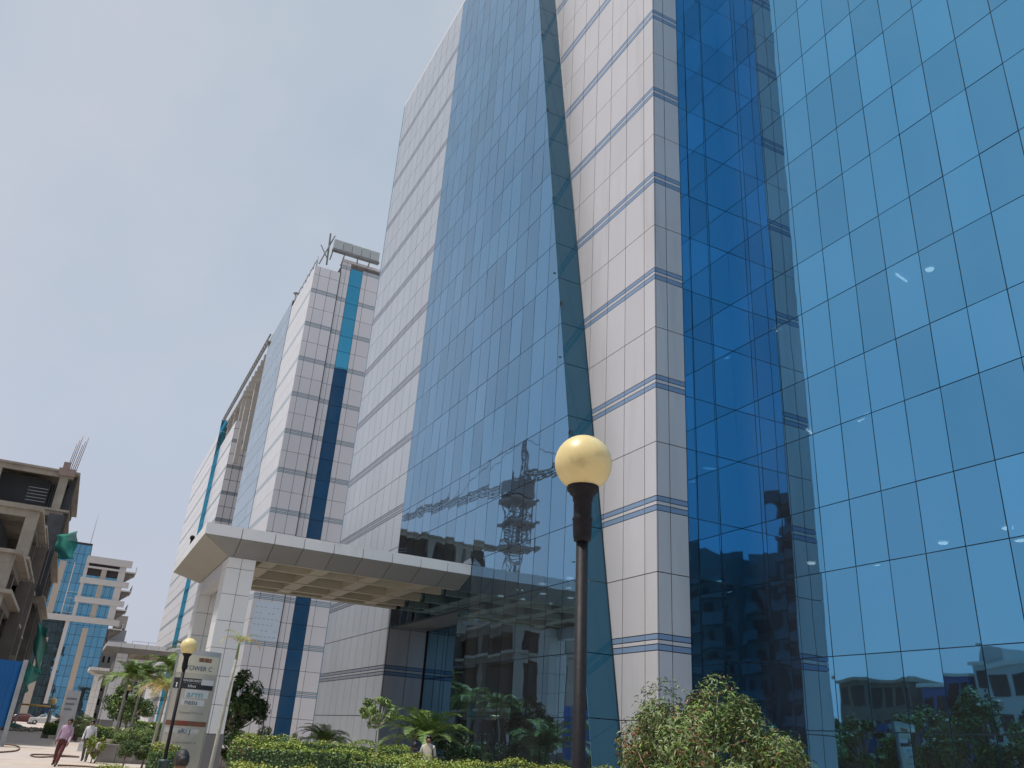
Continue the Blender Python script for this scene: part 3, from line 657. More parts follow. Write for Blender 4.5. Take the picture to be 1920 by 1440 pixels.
def leaf_mesh(name, centers, normals, size, aspect, mats, fm, parent, jitter=.35, fold=True):
    """one small folded leaf (two triangles each side of the midrib) at every centre"""
    n = len(centers); C = np.asarray(centers, float); N = np.asarray(normals, float)
    N = N+rng.normal(0, jitter, (n, 3)); N /= np.linalg.norm(N, axis=1)[:, None]+1e-9
    T = rng.normal(0, 1, (n, 3)); T -= (T*N).sum(1)[:, None]*N; T /= np.linalg.norm(T, axis=1)[:, None]+1e-9
    B = np.cross(N, T); s = (size*rng.uniform(.65, 1.3, n))[:, None] if np.isscalar(size) else size[:, None]*rng.uniform(.7, 1.25, (n, 1))
    V = np.empty((n, 4, 3)); V[:, 0] = C-T*s*.5; V[:, 1] = C+B*s*aspect*.5+N*s*.08; V[:, 2] = C+T*s*.5-N*s*.1; V[:, 3] = C-B*s*aspect*.5+N*s*.08
    V = V.reshape(-1, 3); F = np.arange(4*n).reshape(n, 4)
    me = D.meshes.new(name); me.vertices.add(4*n); me.vertices.foreach_set('co', V.ravel()); me.loops.add(4*n); me.loops.foreach_set('vertex_index', F.ravel())
    me.polygons.add(n); me.polygons.foreach_set('loop_start', np.arange(0, 4*n, 4)); me.polygons.foreach_set('loop_total', np.full(n, 4))
    for m_ in mats: me.materials.append(m_)
    me.polygons.foreach_set('material_index', np.asarray(fm, dtype=np.int32)); me.update(); me.validate()
    return link(D.objects.new(name, me), parent)
def hedge(pa, pb, wid, top, label, n=5000, base=0.0, leaf=.055, yellow=.5, rust=.0, bulge=.0):
    """clipped hedge between two ground points; leaves fill the outer shell, bright young leaves on top"""
    pa, pb = np.array(pa, float), np.array(pb, float); d = pb-pa; Ln = np.linalg.norm(d); d /= Ln; q = np.array([-d[1], d[0]])
    t = empty('hedge', (pa[0], pa[1], 0), label, 'hedge', 'clipped hedges')
    h = top-base
    n = int(n*1.8); u = rng.uniform(0, Ln, n); a = rng.uniform(0, 1, n)
    # around the profile: left side, top, right side
    per = 2*h+wid; s = a*per; side = np.where(s < h, 0, np.where(s < h+wid, 1, 2))
    x = np.where(side == 0, -wid/2, np.where(side == 1, s-h-wid/2, wid/2)); z = np.where(side == 0, s, np.where(side == 1, h, per-s))
    wob = .05*np.sin(u*2.1)+.05*np.sin(u*5.3+1)+rng.normal(0, .03, n)-np.abs(rng.normal(0, .05, n))
    rr = .16; edge = np.clip(1-(h-z)/rr, 0, 1)*np.clip(1-(wid/2-np.abs(x))/rr, 0, 1)
    z = z+np.where(side == 1, wob, 0)-edge*.08+bulge*np.sin(PI*u/Ln)*np.where(z > h*.5, 1, 0); x = x+np.where(side == 1, 0, np.sign(x)*wob)-np.sign(x)*edge*.08
    nrm2 = np.where(side == 1, 0, np.sign(x)); P = np.stack([d[0]*u+q[0]*x, d[1]*u+q[1]*x, base+z], 1)
    N = np.stack([q[0]*nrm2, q[1]*nrm2, np.where(side == 1, 1.0, .25)], 1)
    ends = rng.random(n) < wid/(2*Ln+wid)*.8
    P[ends, :2] = np.where(rng.random(ends.sum()) < .5, 0, Ln)[:, None]*d+q*(rng.uniform(-wid/2, wid/2, ends.sum()))[:, None]; P[ends, 2] = base+rng.uniform(0, h, ends.sum())
    cl = np.sin(u*1.7+2)+np.sin(u*4.1)+rng.normal(0, .8, n)
    fm = np.where(z > h-.10, np.where(rng.random(n) < yellow, 2, 3), np.where(rng.random(n) < .42, 0, 1))
    fm = np.where((z > h-.28) & (z <= h-.10) & (rng.random(n) < .30*yellow), 3, fm); fm = np.where((rust > 0) & (z > h*.6) & (cl > 1.2) & (rng.random(n) < rust*.35), 4, fm)
    leaf_mesh('foliage', P, N, leaf, .6, [G1, G2, G3, G6, G5], fm, t)
    V = []
    for uu in (.08, Ln-.08):
        for xx, zz in ((-wid/2+.09, 0), (wid/2-.09, 0), (wid/2-.14, h-.1), (-wid/2+.14, h-.1)): V.append((d[0]*uu+q[0]*xx, d[1]*uu+q[1]*xx, base+zz))
    mesh('twig_mass', V, [(0, 1, 2, 3), (7, 6, 5, 4), (0, 4, 5, 1), (1, 5, 6, 2), (2, 6, 7, 3), (3, 7, 4, 0)], G8, t)
    return t
def crown_points(n, rx, ry, rz, cz, clumps, shell=.35):
    """points gathered round clump centres inside an ellipsoid, gaps between them"""
    c = rng.normal(0, 1, (clumps, 3)); c /= np.linalg.norm(c, axis=1)[:, None]; c *= (rng.uniform(.35, 1, clumps)**.5)[:, None]
    k = rng.integers(0, clumps, n); off = rng.normal(0, 1, (n, 3)); off /= np.linalg.norm(off, axis=1)[:, None]; off *= (rng.uniform(.2, 1, n)**.4*shell)[:, None]*rng.uniform(.6, 1.2, clumps)[k][:, None]
    p = c[k]+off; nr = off/np.linalg.norm(off, axis=1)[:, None]*.8+c[k]*.5; nr[:, 2] += .3
    p = p*np.array([rx, ry, rz])+np.array([0, 0, cz]); return p, nr, k, c*np.array([rx, ry, rz])+np.array([0, 0, cz])
def tree(name, loc, label, cat, rx, rz, cz, n, clumps, leaf, mats, wts, trunk_r, aspect=.45, shell=.35, group=None, stems=1, bark=None, wood=True):
    t = empty(name, loc, label, cat, group)
    p, nr, k, cc = crown_points(n, rx, rx, rz, cz, clumps, shell)
    keep = p[:, 2] > .12; p, nr, k = p[keep], nr[keep], k[keep]
    base = rng.choice(len(mats), clumps, p=wts); fm = np.where(rng.random(len(p)) < .3, base[k], rng.choice(len(mats), len(p), p=wts))
    leaf_mesh('crown', p, nr, leaf, aspect, mats, fm, t, .5)
    segs = []
    fork = max(.25, cz-rz*.75)
    for s in range(stems):
        b = np.array([rng.uniform(-.12, .12), rng.uniform(-.12, .12), 0]) if stems > 1 else np.zeros(3)
        f = np.array([b[0]*2+rng.uniform(-.04, .04), b[1]*2, fork]); segs.append(([b, (b+f)/2+np.array([.02, .01, 0]), f], [trunk_r, trunk_r*.85, trunk_r*.7]))
        for c in cc[s::stems]: m_ = (f+c)/2+np.array([0, 0, -.08*rz]); segs.append(([f, m_, c], [trunk_r*.5, trunk_r*.32, trunk_r*.12]))
    tubes('trunk', segs, bark or BARK, t, 6, True)
    return t
def frond_mesh(L, droop, n=26, leaf=.34, width=.03, up=.9, col=0, mats=None, vee=.45):
    """feather palm leaf lying along +X: arching rib and two rows of leaflets"""
    V, F, M = [], [], []
    def rib(s): 
        a = up-droop*s; return None
    P = [np.array([0.0, 0, 0])]; ang = up
    for i in range(n): a = up-droop*(i/n)**1.2; P.append(P[-1]+np.array([math.cos(a), 0, math.sin(a)])*L/n)
    for i in range(n):
        a, b = P[i], P[i+1]; w0 = .014*(1-i/n)+.003; k = len(V)
        V += [a+[0, -w0, 0], a+[0, w0, 0], b+[0, w0, 0], b+[0, -w0, 0]]; F.append((k, k+1, k+2, k+3)); M.append(0)
    for i in range(3, n):
        s = i/n; l = leaf*math.sin(PI*min(1, s*.93+.1))**.6*random.uniform(.85, 1.1); t = (P[i+1]-P[i])/np.linalg.norm(P[i+1]-P[i]); nn = np.array([-t[2], 0, t[0]])
        for sg in (-1, 1):
            dirv = t*.55+np.array([0, sg*.85, 0])+nn*vee*random.uniform(.6, 1.2); dirv /= np.linalg.norm(dirv)
            b = P[i]; m_ = b+dirv*l*.55+[0, 0, -.01]; e_ = b+dirv*l+[0, 0, -.16*l-.12*l*random.random()]; k = len(V); wv = t*width
            V += [b-wv*.4, b+wv*.4, m_+wv*.55, m_-wv*.55, e_]; F += [(k, k+1, k+2, k+3), (k+3, k+2, k+4)]; M += [1+(random.random() < .3)]*2
    me = D.meshes.new('frond'); me.from_pydata([tuple(map(float, v)) for v in V], [], F)
    for m_ in (mats or [G4, G1, G6]): me.materials.append(m_)
    me.polygons.foreach_set('material_index', np.asarray(M, dtype=np.int32)); me.update(); return me
FR_A = [frond_mesh(1.7, 1.7, 34, .46, .036, 1.05), frond_mesh(1.5, 2.3, 32, .44, .036, .8), frond_mesh(1.3, 1.2, 30, .40, .034, 1.25)]
FR_C = [frond_mesh(1.15, 1.7, 44, .26, .02, 1.1, mats=[G4, G1, G6]), frond_mesh(1.05, 1.5, 44, .24, .02, .8, mats=[G4, G1, G4])]
FR_T = [frond_mesh(1.5, 2.4, 24, .40, .03, .9, mats=[G7, G7, G3]), frond_mesh(1.3, 1.7, 22, .36, .03, 1.1, mats=[G4, G6, G3])]
def palm(loc, h, n, frs, scale, label, r=.07, lean=(0, 0), group='palms in the planting beds', dead=0, bark=None):
    t = empty('palm_tree', loc, label, 'palm', group)
    top = (lean[0], lean[1], h)
    tube('trunk', [(0, 0, 0), (lean[0]*.3, lean[1]*.3, h*.4), (lean[0]*.7, lean[1]*.7, h*.8), top], [r*1.3, r, r*.9, r*.75], bark or BARKP, t, 10)
    if h > .8: tube('crownshaft', [(top[0], top[1], h-.02), (top[0], top[1], h+.35)], [r*.8, r*.45], G4, t, 8)
    for k in range(n):
        me = frs[k % len(frs)]; o = D.objects.new('frond', me); link(o, t); o.location = (top[0], top[1], h+(.25 if h > .8 else .02))
        s = scale*random.uniform(.85, 1.12); o.scale = (s, s, s); o.rotation_euler = (random.uniform(-.15, .15), random.uniform(-.35, .30)+(.2 if k % 3 == 0 else 0), 2*PI*k/n*2.4+random.uniform(-.25, .25))
    return t

# ------------------------------------------------------------------ planting: near hedges by the entrance
def hz(x, y, z): p = onZ(x, y, z); return (p[0], p[1])
hedge((5.0, 27.3), (9.6, 25.2), 1.0, 1.58, 'long clipped hedge behind, running from the canopy column foot towards the cycad', 7000, .2, .06, .45, .0)
hedge((3.75, 21.2), (6.6, 20.2), 1.1, 1.50, 'dark clipped front hedge with rusty tips beside the clad column', 7000, 0, .055, .4, .5)
hedge((6.2, 19.9), (8.3, 18.9), .9, 1.36, 'lower clipped hedge joining the rounded yellow one', 4500, 0, .05, .5, .35)
hedge((6.9, 20.9), (13.0, 19.5), .9, 1.42, 'long bright topped hedge below the leaning glass bay', 9000, 0, .055, .8)
hedge((4.9, 13.0), (6.1, 12.8), 1.1, 1.40, 'rounded yellow green hedge block in the foreground', 6000, 0, .04, .5, .35, .08)
hedge((2.35, 13.2), (3.5, 12.9), .8, 1.30, 'low yellow green hedge between the thin staked palm and the front hedge', 4500, 0, .045, .9)
hedge((2.3, 24.2), (2.9, 24.0), .55, 1.25, 'yellow hedge tuft at the right foot of the name pylon', 2500, 0, .05, .9)
hedge((1.05, 20.6), (1.75, 20.2), .8, .85, 'bright yellow hedge block left of the name pylon', 4000, 0, .045, .9)
hedge((8.1, 31.0), (13.0, 31.0), .6, .95, 'low plain green hedge in front of the entrance', 3500, .2, .06, .2)
hedge((10.8, 24.0), (12.7, 21.5), .6, 1.0, 'low dark hedge under the glass bay', 2500, 0, .06, .15)
# trees and shrubs
tree('bottlebrush_shrub', (8.75, 10.6, 0), 'bushy bottlebrush shrub with reddish tips before the white corner', 'shrub', 1.42, 1.45, 1.38, 46000, 105, .085, [G1, G4, G2, G5, G6], [.30, .38, .10, .09, .13], .05, .26, .29, None, 6)
tree('bottlebrush_shrub', (10.2, 9.3, 0), 'smaller bottlebrush sprig beside the dark glass corner', 'shrub', .45, .6, 1.1, 4000, 16, .08, [G1, G4, G2], [.4, .4, .2], .025, .22, .3, None, 3)
tree('plumeria_tree', (6.35, 36.5, 0), 'round dark plumeria tree with white blossoms next to the column', 'tree', 1.0, 1.2, 2.55, 6500, 40, .17, [G2, G8, G1, WFL], [.42, .2, .34, .04], .07, .4, .3)
tree('young_tree', (8.25, 24.4, 0), 'small young tree with pale trunk before the white wing', 'tree', .55, .48, 2.45, 1500, 22, .10, [G1, G6, G4], [.4, .4, .2], .04, .45, .32, bark=BARKP)
tree('young_tree', (12.2, 27.6, 0), 'thin dark shrub against the lobby glass', 'shrub', .7, .8, 1.7, 1200, 18, .12, [G2, G8], [.6, .4], .03, .4, .3)
palm((8.75, 31.8, .2), .95, 26, FR_C, 1.15, 'small grey green cycad palm before the white wing', .13, bark=BARK)
palm((10.75, 26.9, .2), 1.15, 34, FR_C, 1.65, 'large feathery cycad palm in front of the entrance glass', .16, bark=BARK)
t = tree('round_bush', (7.2, 34.5, 0), 'dome shaped clipped bush beside the teal glass strip', 'shrub', .5, .62, 1.2, 4200, 60, .06, [G1, G2, G6], [.45, .4, .15], .03, .5, .3)
tree('flower_shrub', (5.7, 31.6, 0), 'leafy shrub with white blossoms at the column foot', 'shrub', .8, .45, 1.2, 3200, 40, .10, [G6, G1, WFL], [.55, .39, .06], .03, .4, .3, None, 3)
tree('croton_plant', (8.0, 32.6, 0), 'spiky young plant with yellowish leaves', 'shrub', .3, .5, 1.3, 260, 8, .2, [G3, G1], [.5, .5], .015, .2, .4, None, 3)
cone = empty('traffic_cone', (7.35, 24.9, .3), 'orange cone tip showing above the hedge', 'cone'); lathe('cone_body', [(.16, 0), (.03, .68), (.02, .7)], mat('orange_plastic', (.65, .08, .02), .5), cone, 16); lathe('cone_foot', [(.22, -.03), (.22, .01)], mat('orange_plastic', (.65, .08, .02), .5), cone, 4)
# thin staked palm close by
palm((2.62, 16.9, 0), 3.0, 6, FR_T, .38, 'thin staked young palm with few dry yellow leaves', .035, (.12, .0))
# left planter
pl = empty('planter_wall', (1.9, 42.8, 0), 'grey stone planter wall behind the walking men', 'planter')
STONE = mat('grey_stone', (.30, .285, .275), .8, noise=(3, .12), dirt=((.18, .17, .16), 1.5, .55, .5, (1, 1, .4)))
for k in range(9): box('stone_slab', (1.9+.75*k, 42.8, 0), (1.9+.75*k+.735, 43.0, .66), STONE, pl, (1.9, 42.8, 0))
for k in range(10): box('stone_slab', (1.9, 43.02+.9*k, 0), (2.1, 43.02+.9*k+.885, .66), STONE, pl, (1.9, 42.8, 0))
for k in range(6): box('coping', (1.85+1.15*k, 42.74, .66), (1.85+1.15*k+1.135, 43.06, .74), STONE, pl, (1.9, 42.8, 0))
box('soil', (2.1, 43.0, 0), (8.7, 52.2, .58), mat('planter_soil', (.10, .075, .05), .95, noise=(8, .3)), pl, (1.9, 42.8, 0))
pal = [(2.55, 45.2, 3.1, 20, FR_A, .95, 'bushy palm with drooping crown above the walking men'), (3.2, 46.0, 3.2, 18, FR_A, .95, 'pale trunked palm leaning right beside the drooping one'),
       (4.5, 47.2, 3.6, 20, FR_A, 1.15, 'tall feathery palm with full green crown before the second canopy'), (5.7, 49.0, 4.5, 20, FR_A, 1.2, 'tallest feathery palm next to the name pylon'),
       (4.1, 34.5, 0, 0, FR_T, 0, '')]
for x, y, h, n, fr, s, lb in pal[:4]: palm((x, y, .55), h-.4, n, fr, s, lb, .06, (random.uniform(-.1, .25), 0))
palm((3.05, 32.5, 0), 2.45, 15, FR_T, .9, 'palm with dry straw coloured fronds left of the name pylon', .06, (.1, 0))
palm((3.9, 34.8, 0), 2.3, 14, [FR_T[1]], .7, 'short palm with bright yellow green fan beside the pylon', .06, (.15, 0))
tree('grassy_bamboo', (3.4, 44.6, .5), 'tall grassy bamboo clump behind the planter wall', 'shrub', 1.1, .55, .55, 4200, 34, .2, [G6, G1, G4], [.45, .35, .2], .015, .12, .4, None, 8)
tree('grassy_bamboo', (5.2, 45.4, .5), 'bright leafy shrub mass right of the bamboo clump', 'shrub', 1.2, .6, .6, 4200, 34, .18, [G6, G1, G2], [.5, .35, .15], .015, .25, .4, None, 6)
tree('topiary_bush', (3.5, 39.5, 0), 'goblet shaped dark clipped topiary bush', 'shrub', .46, .42, .72, 6500, 70, .06, [G1, G2, G6], [.4, .5, .1], .05, .5, .25)
tree('topiary_bush', (2.75, 39.0, 0), 'smaller clipped ball beside the goblet topiary', 'shrub', .34, .34, .68, 3500, 50, .06, [G1, G2], [.5, .5], .04, .5, .25)
tree('yellow_shrub', (4.05, 37.0, 0), 'loose yellow green shrub under the dry palm', 'shrub', .55, .5, .75, 2600, 30, .09, [G3, G6, G1], [.45, .4, .15], .03, .4, .3, None, 3)
tree('yellow_shrub', (1.72, 41.8, 0), 'small yellow bush at the planter corner', 'shrub', .38, .45, .65, 2200, 26, .08, [G3, G6, G2], [.55, .3, .15], .03, .45, .3, None, 3)
tree('red_shrub', (3.75, 33.5, 0), 'red flowered shrub left of the pylon foot', 'shrub', .28, .35, 1.0, 700, 16, .1, [RED, G2], [.7, .3], .02, .5, .3)
tree('round_tree', (4.3, 66.0, 0), 'round green tree beside the second pylon', 'tree', 1.6, 1.3, 2.7, 5000, 40, .2, [G1, G2, G6], [.45, .4, .15], .1, .45, .3)
hedge((-.6, 77.5), (4.5, 75.5), 1.0, 1.05, 'kerbside hedge row along the far road', 5000, 0, .1, .8)
hedge((4.5, 60.0), (9.5, 58.5), 1.6, 1.6, 'thick green hedge mass before the second tower', 5000, 0, .14, .2)
tree('agave_clump', (1.6, 73.0, 0), 'grey spiky shrub at the foot of the second pylon', 'shrub', 1.0, .8, 1.1, 1600, 20, .3, [G4, G1, G2], [.5, .3, .2], .03, .14, .4, None, 5)
hedge((.1, 98), (1.6, 97), .8, 1.2, 'far brownish shrub row near the barrier', 1500, 0, .12, .3, .5)
kb = empty('painted_kerb', (-.8, 76.6, 0), 'painted kerb stones in front of the far hedge row', 'kerb')
KB1 = mat('kerb_pale', (.55, .50, .40), .8); KB2 = mat('kerb_dark', (.12, .10, .09), .8)
for k in range(12): box('kerb_stone', (-.8+.5*k, 76.6-.2*k, 0), (-.8+.5*k+.48, 76.85-.2*k, .25), KB1 if k % 2 else KB2, kb, (-.8, 76.6, 0))

# ------------------------------------------------------------------ signs
def text_mesh(name, s, size, m, parent, loc, rot=(PI/2, 0, 0), shear=0, align='CENTER', sx=1.0):
    cu = D.curves.new(name, 'FONT'); cu.body = s; cu.size = size; cu.align_x = align; cu.align_y = 'CENTER'; cu.shear = shear; cu.extrude = .002
    o = D.objects.new(name, cu); COL.objects.link(o); dg = bpy.context.evaluated_depsgraph_get(); dg.update()
    me = D.meshes.new_from_object(o.evaluated_get(dg)); D.objects.remove(o); me.materials.clear(); me.materials.append(m)
    q = D.objects.new(name, me); q.location = loc; q.rotation_euler = rot; q.scale = (sx, 1, 1); return link(q, parent)
PY = 25.3
pyl = onY(360, 1300, PY); PYX = float(pyl[0])
py_ = empty('name_pylon', (PYX, PY, 0), 'curved beige TOWER C name pylon with tenant plates', 'sign')
BEIGE = mat('beige_brushed_metal', (.46, .44, .38), .35, .35, noise=(1.5, .06)); STEELP = mat('brushed_side', (.40, .42, .42), .3, .6)
def curved(name, x0, x1, z0, z1, m, bow=.16, wd=.56, prot=.0, n=14):
    V, F = [], []
    for i in range(n+1):
        x = x0+(x1-x0)*i/n; y = -bow*(1-(x/wd)**2)-prot
        V += [(x, y, z0), (x, y, z1), (x, .12, z0), (x, .12, z1)]
    for i in range(n): a = 4*i; F += [(a, a+4, a+5, a+1), (a+2, a+3, a+7, a+6), (a+1, a+5, a+7, a+3), (a, a+2, a+6, a+4)]
    e_ = 4*n; F += [(0, 1, 3, 2), (e_, e_+2, e_+3, e_+1)]
    o = mesh(name, V, F, m, py_); return o
ztop = float(onY(372, 1221, PY)[2]); sc_ = ztop/3.75
WID = .56
curved('pylon_body', -WID, WID, 0, ztop, BEIGE, wd=WID)
curved('top_plate', -WID, WID, ztop-.22, ztop+.01, mat('grey_plate', (.40, .42, .43), .4, .3), prot=.004)
def zrow(y): return float(onY(360, y, PY-.15)[2])
WP = mat('white_plate', (.55, .56, .57), .5); BP = mat('black_plate', (.015, .02, .025), .5); BRN = mat('rust_plate', (.17, .07, .045), .6, noise=(3, .25)); CRM = mat('cream_plate', (.55, .53, .43), .5)
BLT = mat('blue_lettering', (.02, .10, .20), .6); TEAL = mat('teal_lettering', (.10, .36, .40), .6); WT = mat('white_lettering', (.7, .72, .72), .6); GT = mat('grey_lettering', (.14, .14, .13), .7); RT = mat('red_lettering', (.5, .05, .04), .6); DT = mat('dark_lettering', (.05, .13, .14), .6)
def bow(x): return -.16*(1-(x/WID)**2)
def plate(x0, x1, ya, yb, m, name='tenant_plate'): return curved(name, x0, x1, zrow(yb), zrow(ya), m, prot=.008, n=8)
plate(-WID+.02, WID-.02, 1228, 1262, CRM)
plate(-.02, .33, 1232, 1240, BRN)
plate(-WID+.03, .16, 1272, 1281, BP); plate(.17, .50, 1273, 1283, WP); plate(-WID+.03, WID-.05, 1281.5, 1292, BP)
plate(-.2, .42, 1293, 1309, WP); plate(-.25, .36, 1311, 1323, WP)
plate(-WID+.04, WID-.04, 1352.5, 1362, BRN); plate(-.5, .36, 1367, 1376, mat('pale_plate', (.48, .49, .47), .5))
def put(s, x, y, size, m, sx=1.0, shear=0): text_mesh('lettering', s, size, m, py_, (x, bow(x)-.02, zrow(y)), sx=sx, shear=shear)
put('TOWER C', .03, 1253, .17, BLT, .92); put('SPRINGBOARD', -.13, 1276.5, .085, WT, .95); put('kibus', -.06, 1286.5, .105, WT)
put('arm', .06, 1302, .24, TEAL, 1.15); put('nasu', .0, 1317, .19, DT, 1.0); put('Corporate IT Park Ltd', .05, 1337, .07, GT); put('ED', -.12, 1357, .11, RT, 1.2)
put('aKi J', -.02, 1372, .16, BLT, 1.1); put('in Service India Pvt Ltd', .04, 1393.5, .065, GT)
for k in range(3): lathe('logo_dot', [(.03, 0), (.03, .004)], WT, py_, 12, (-.46+.05*(k % 2)+.02, bow(-.46)-.014, zrow(1286)+.03-.03*k)).rotation_euler = (PI/2, 0, 0)
for s in (-1, 1): box('side_trim', (s*(WID+.005)-.012, -.02, 0), (s*(WID+.005)+.012, .13, ztop), STEELP, py_)
# second pylon by the far road
q0, q1 = onY(127, 1294, 70), onY(153, 1296, 70)
p2 = empty('name_pylon', ((q0[0]+q1[0])/2, 70, 0), 'plain silver name pylon beside the far hedge row', 'sign')
box('pylon_body', (-.45, -.1, 0), (.45, .12, float(q0[2])), mat('silver_sheet', (.46, .47, .49), .3, .5, noise=(2, .1)), p2)
for k, z in enumerate((2.75, 2.4, 2.05)): box('name_strip', (-.38, -.112, z), (.30-.1*k, -.105, z+.14), mat('grey_strip', (.22, .23, .24), .5), p2)

# ------------------------------------------------------------------ hoses on the ground, rubble, barrier, cars
HOSE = mat('brown_hose', (.13, .075, .04), .7)
def hose(pts, r, label):
    P = [onZ(x, y, .02) for x, y in pts]; Q = []
    for i in range(len(P)-1):
        a = P[max(i-1, 0)]; b = P[i]; c = P[i+1]; d = P[min(i+2, len(P)-1)]
        for t in np.linspace(0, 1, 8, endpoint=False): Q.append(.5*((2*b)+(-a+c)*t+(2*a-5*b+4*c-d)*t*t+(-a+3*b-3*c+d)*t**3))
    Q.append(P[-1]); Q = [(p[0], p[1], r+.004) for p in Q]
    o = tube('hose', Q, r, HOSE, None, 6); tag(o, label, 'hose', 'hoses lying on the paving')
hose([(-30, 1412), (0, 1411), (30, 1408), (36, 1402), (26, 1398), (6, 1396)], .035, 'brown hose curling from the blue hoarding post')
hose([(148, 1420), (110, 1419), (72, 1420), (58, 1417), (66, 1415), (120, 1417), (148, 1419.5)], .03, 'brown hose looped behind the man in maroon trousers')
hose([(108, 1435.5), (140, 1436.5), (180, 1439), (230, 1443)], .03, 'brown hose running to the yellow hedge block')
RUB = mat('rubble', (.26, .22, .18), .95, noise=(4, .3))
rb_ = empty('rubble_heap', (-2.9, 100, 0), 'low heap of rubble and green sheet on the far road', 'rubble')
for k in range(46):
    s = random.uniform(.08, .32); x, y = random.gauss(0, 1.1), random.gauss(0, 2.5)
    o = box('stone', (-s, -s*.8, 0), (s, s*.8, s*.9), RUB, rb_); o.location = (x, y, s*.35); o.rotation_euler = (random.uniform(-.5, .5), random.uniform(-.5, .5), random.uniform(0, 3))
V, F = [], []
for j in range(7):
    for i in range(9): u, v = i/8, j/6; V.append((-2.2+2.6*u, 1+3*v, .06+.55*math.sin(PI*u)*math.sin(PI*v)+.08*random.random()))
for j in range(6):
    for i in range(8): a = j*9+i; F.append((a, a+1, a+10, a+9))
mesh('green_sheet', V, F, mat('dull_green_sheet', (.02, .085, .06), .8), rb_)
ba = empty('barrier', (-4.5, 122, 0), 'long yellow boom barrier across the far road', 'barrier')
pA, pB = onY(38, 1320, 122), onY(97, 1325, 122)
tube('boom', [(pA[0]+4.5, 0, pA[2]), (pB[0]+4.5, 0, pB[2])], .1, mat('yellow_boom', (.60, .36, .05), .5), ba, 8)
box('barrier_post', (pB[0]+4.3, -.2, 0), (pB[0]+4.75, .2, 2.0), GALV, ba); box('barrier_post', (pA[0]+4.4, -.15, 0), (pA[0]+4.6, .15, pA[2]), GALV, ba)
def car(loc, rz, col, label):
    t = empty('parked_car', loc, label, 'car', 'cars parked at the street end', rz)
    paint = mat('paint_'+str(col), col, .25, .1, .6); tyre = mat('tyre', (.02, .02, .02), .8); gl = mat('car_glass', (.02, .025, .03), .08, 0, .8); red = mat('tail_red', (.4, .02, .02), .3); hl = mat('headlight', (.7, .7, .68), .15)
    prof = [(-2.05, .35), (-2.1, .75), (-1.95, .98), (-1.05, 1.02), (-.55, 1.42), (.75, 1.46), (1.55, 1.05), (2.0, .95), (2.1, .7), (2.05, .35), (1.6, .25), (-1.6, .25)]
    V, F = [], []; n = len(prof)
    for x, z in prof:
        tw = .84 if z < 1.1 else .62
        V.append((x, -tw, z)); V.append((x, tw, z))
    F = [tuple(2*i for i in range(n)), tuple(2*i+1 for i in range(n-1, -1, -1))]+[(2*i, 2*i+1, 2*((i+1) % n)+1, 2*((i+1) % n)) for i in range(n)]
    b_ = mesh('body', V, F, paint, t); bm = bmesh.new(); bm.from_mesh(b_.data); bmesh.ops.recalc_face_normals(bm, faces=bm.faces); bm.to_mesh(b_.data); bm.free(); bv = b_.modifiers.new('bev', 'BEVEL'); bv.width = .06; bv.segments = 2; bv.limit_method = 'ANGLE'
    for s in (-1, 1):
        for xs_ in (((-.55, 1.36), (.05, 1.40), (.05, 1.06), (-.95, 1.06)), ((.12, 1.40), (.68, 1.39), (1.3, 1.06), (.12, 1.06))):
            V = [(x, s*(.645+.2*(1.42-z)/.4*.98), z) for x, z in xs_]; mesh('side_window', V, [(0, 1, 2, 3)], gl, t)
        for x in (-1.3, 1.3):
            w_ = lathe('wheel', [(.31, -.1), (.33, -.07), (.33, .07), (.31, .1)], tyre, t, 20, (x, s*.78, .33)); w_.rotation_euler = (PI/2, 0, 0); r_ = lathe('rim', [(.19, -.108), (.19, .108)], GALV, w_, 12)
        box('tail_light', (-2.12, s*.6-.15, .78), (-2.04, s*.6+.15, .93), red, t); box('headlight', (2.02, s*.6-.15, .68), (2.12, s*.6+.15, .82), hl, t)
    mesh('windscreen', [(.82, -.56, 1.43), (.82, .56, 1.43), (1.5, .72, 1.09), (1.5, -.72, 1.09)], [(0, 1, 2, 3)], gl, t); mesh('rear_window', [(-.6, -.56, 1.41), (-.6, .56, 1.41), (-1.02, .7, 1.07), (-1.02, -.7, 1.07)], [(3, 2, 1, 0)], gl, t)
    return t
car((-1.7, 152, 0), .1, (.55, .56, .58), 'silver car parked by the boom barrier')
car((-4.9, 154, 0), -.1, (.10, .03, .03), 'dark maroon car parked behind the silver one')
car((.9, 158, 0), .2, (.30, .06, .05), 'red car half hidden behind the far shrubs')

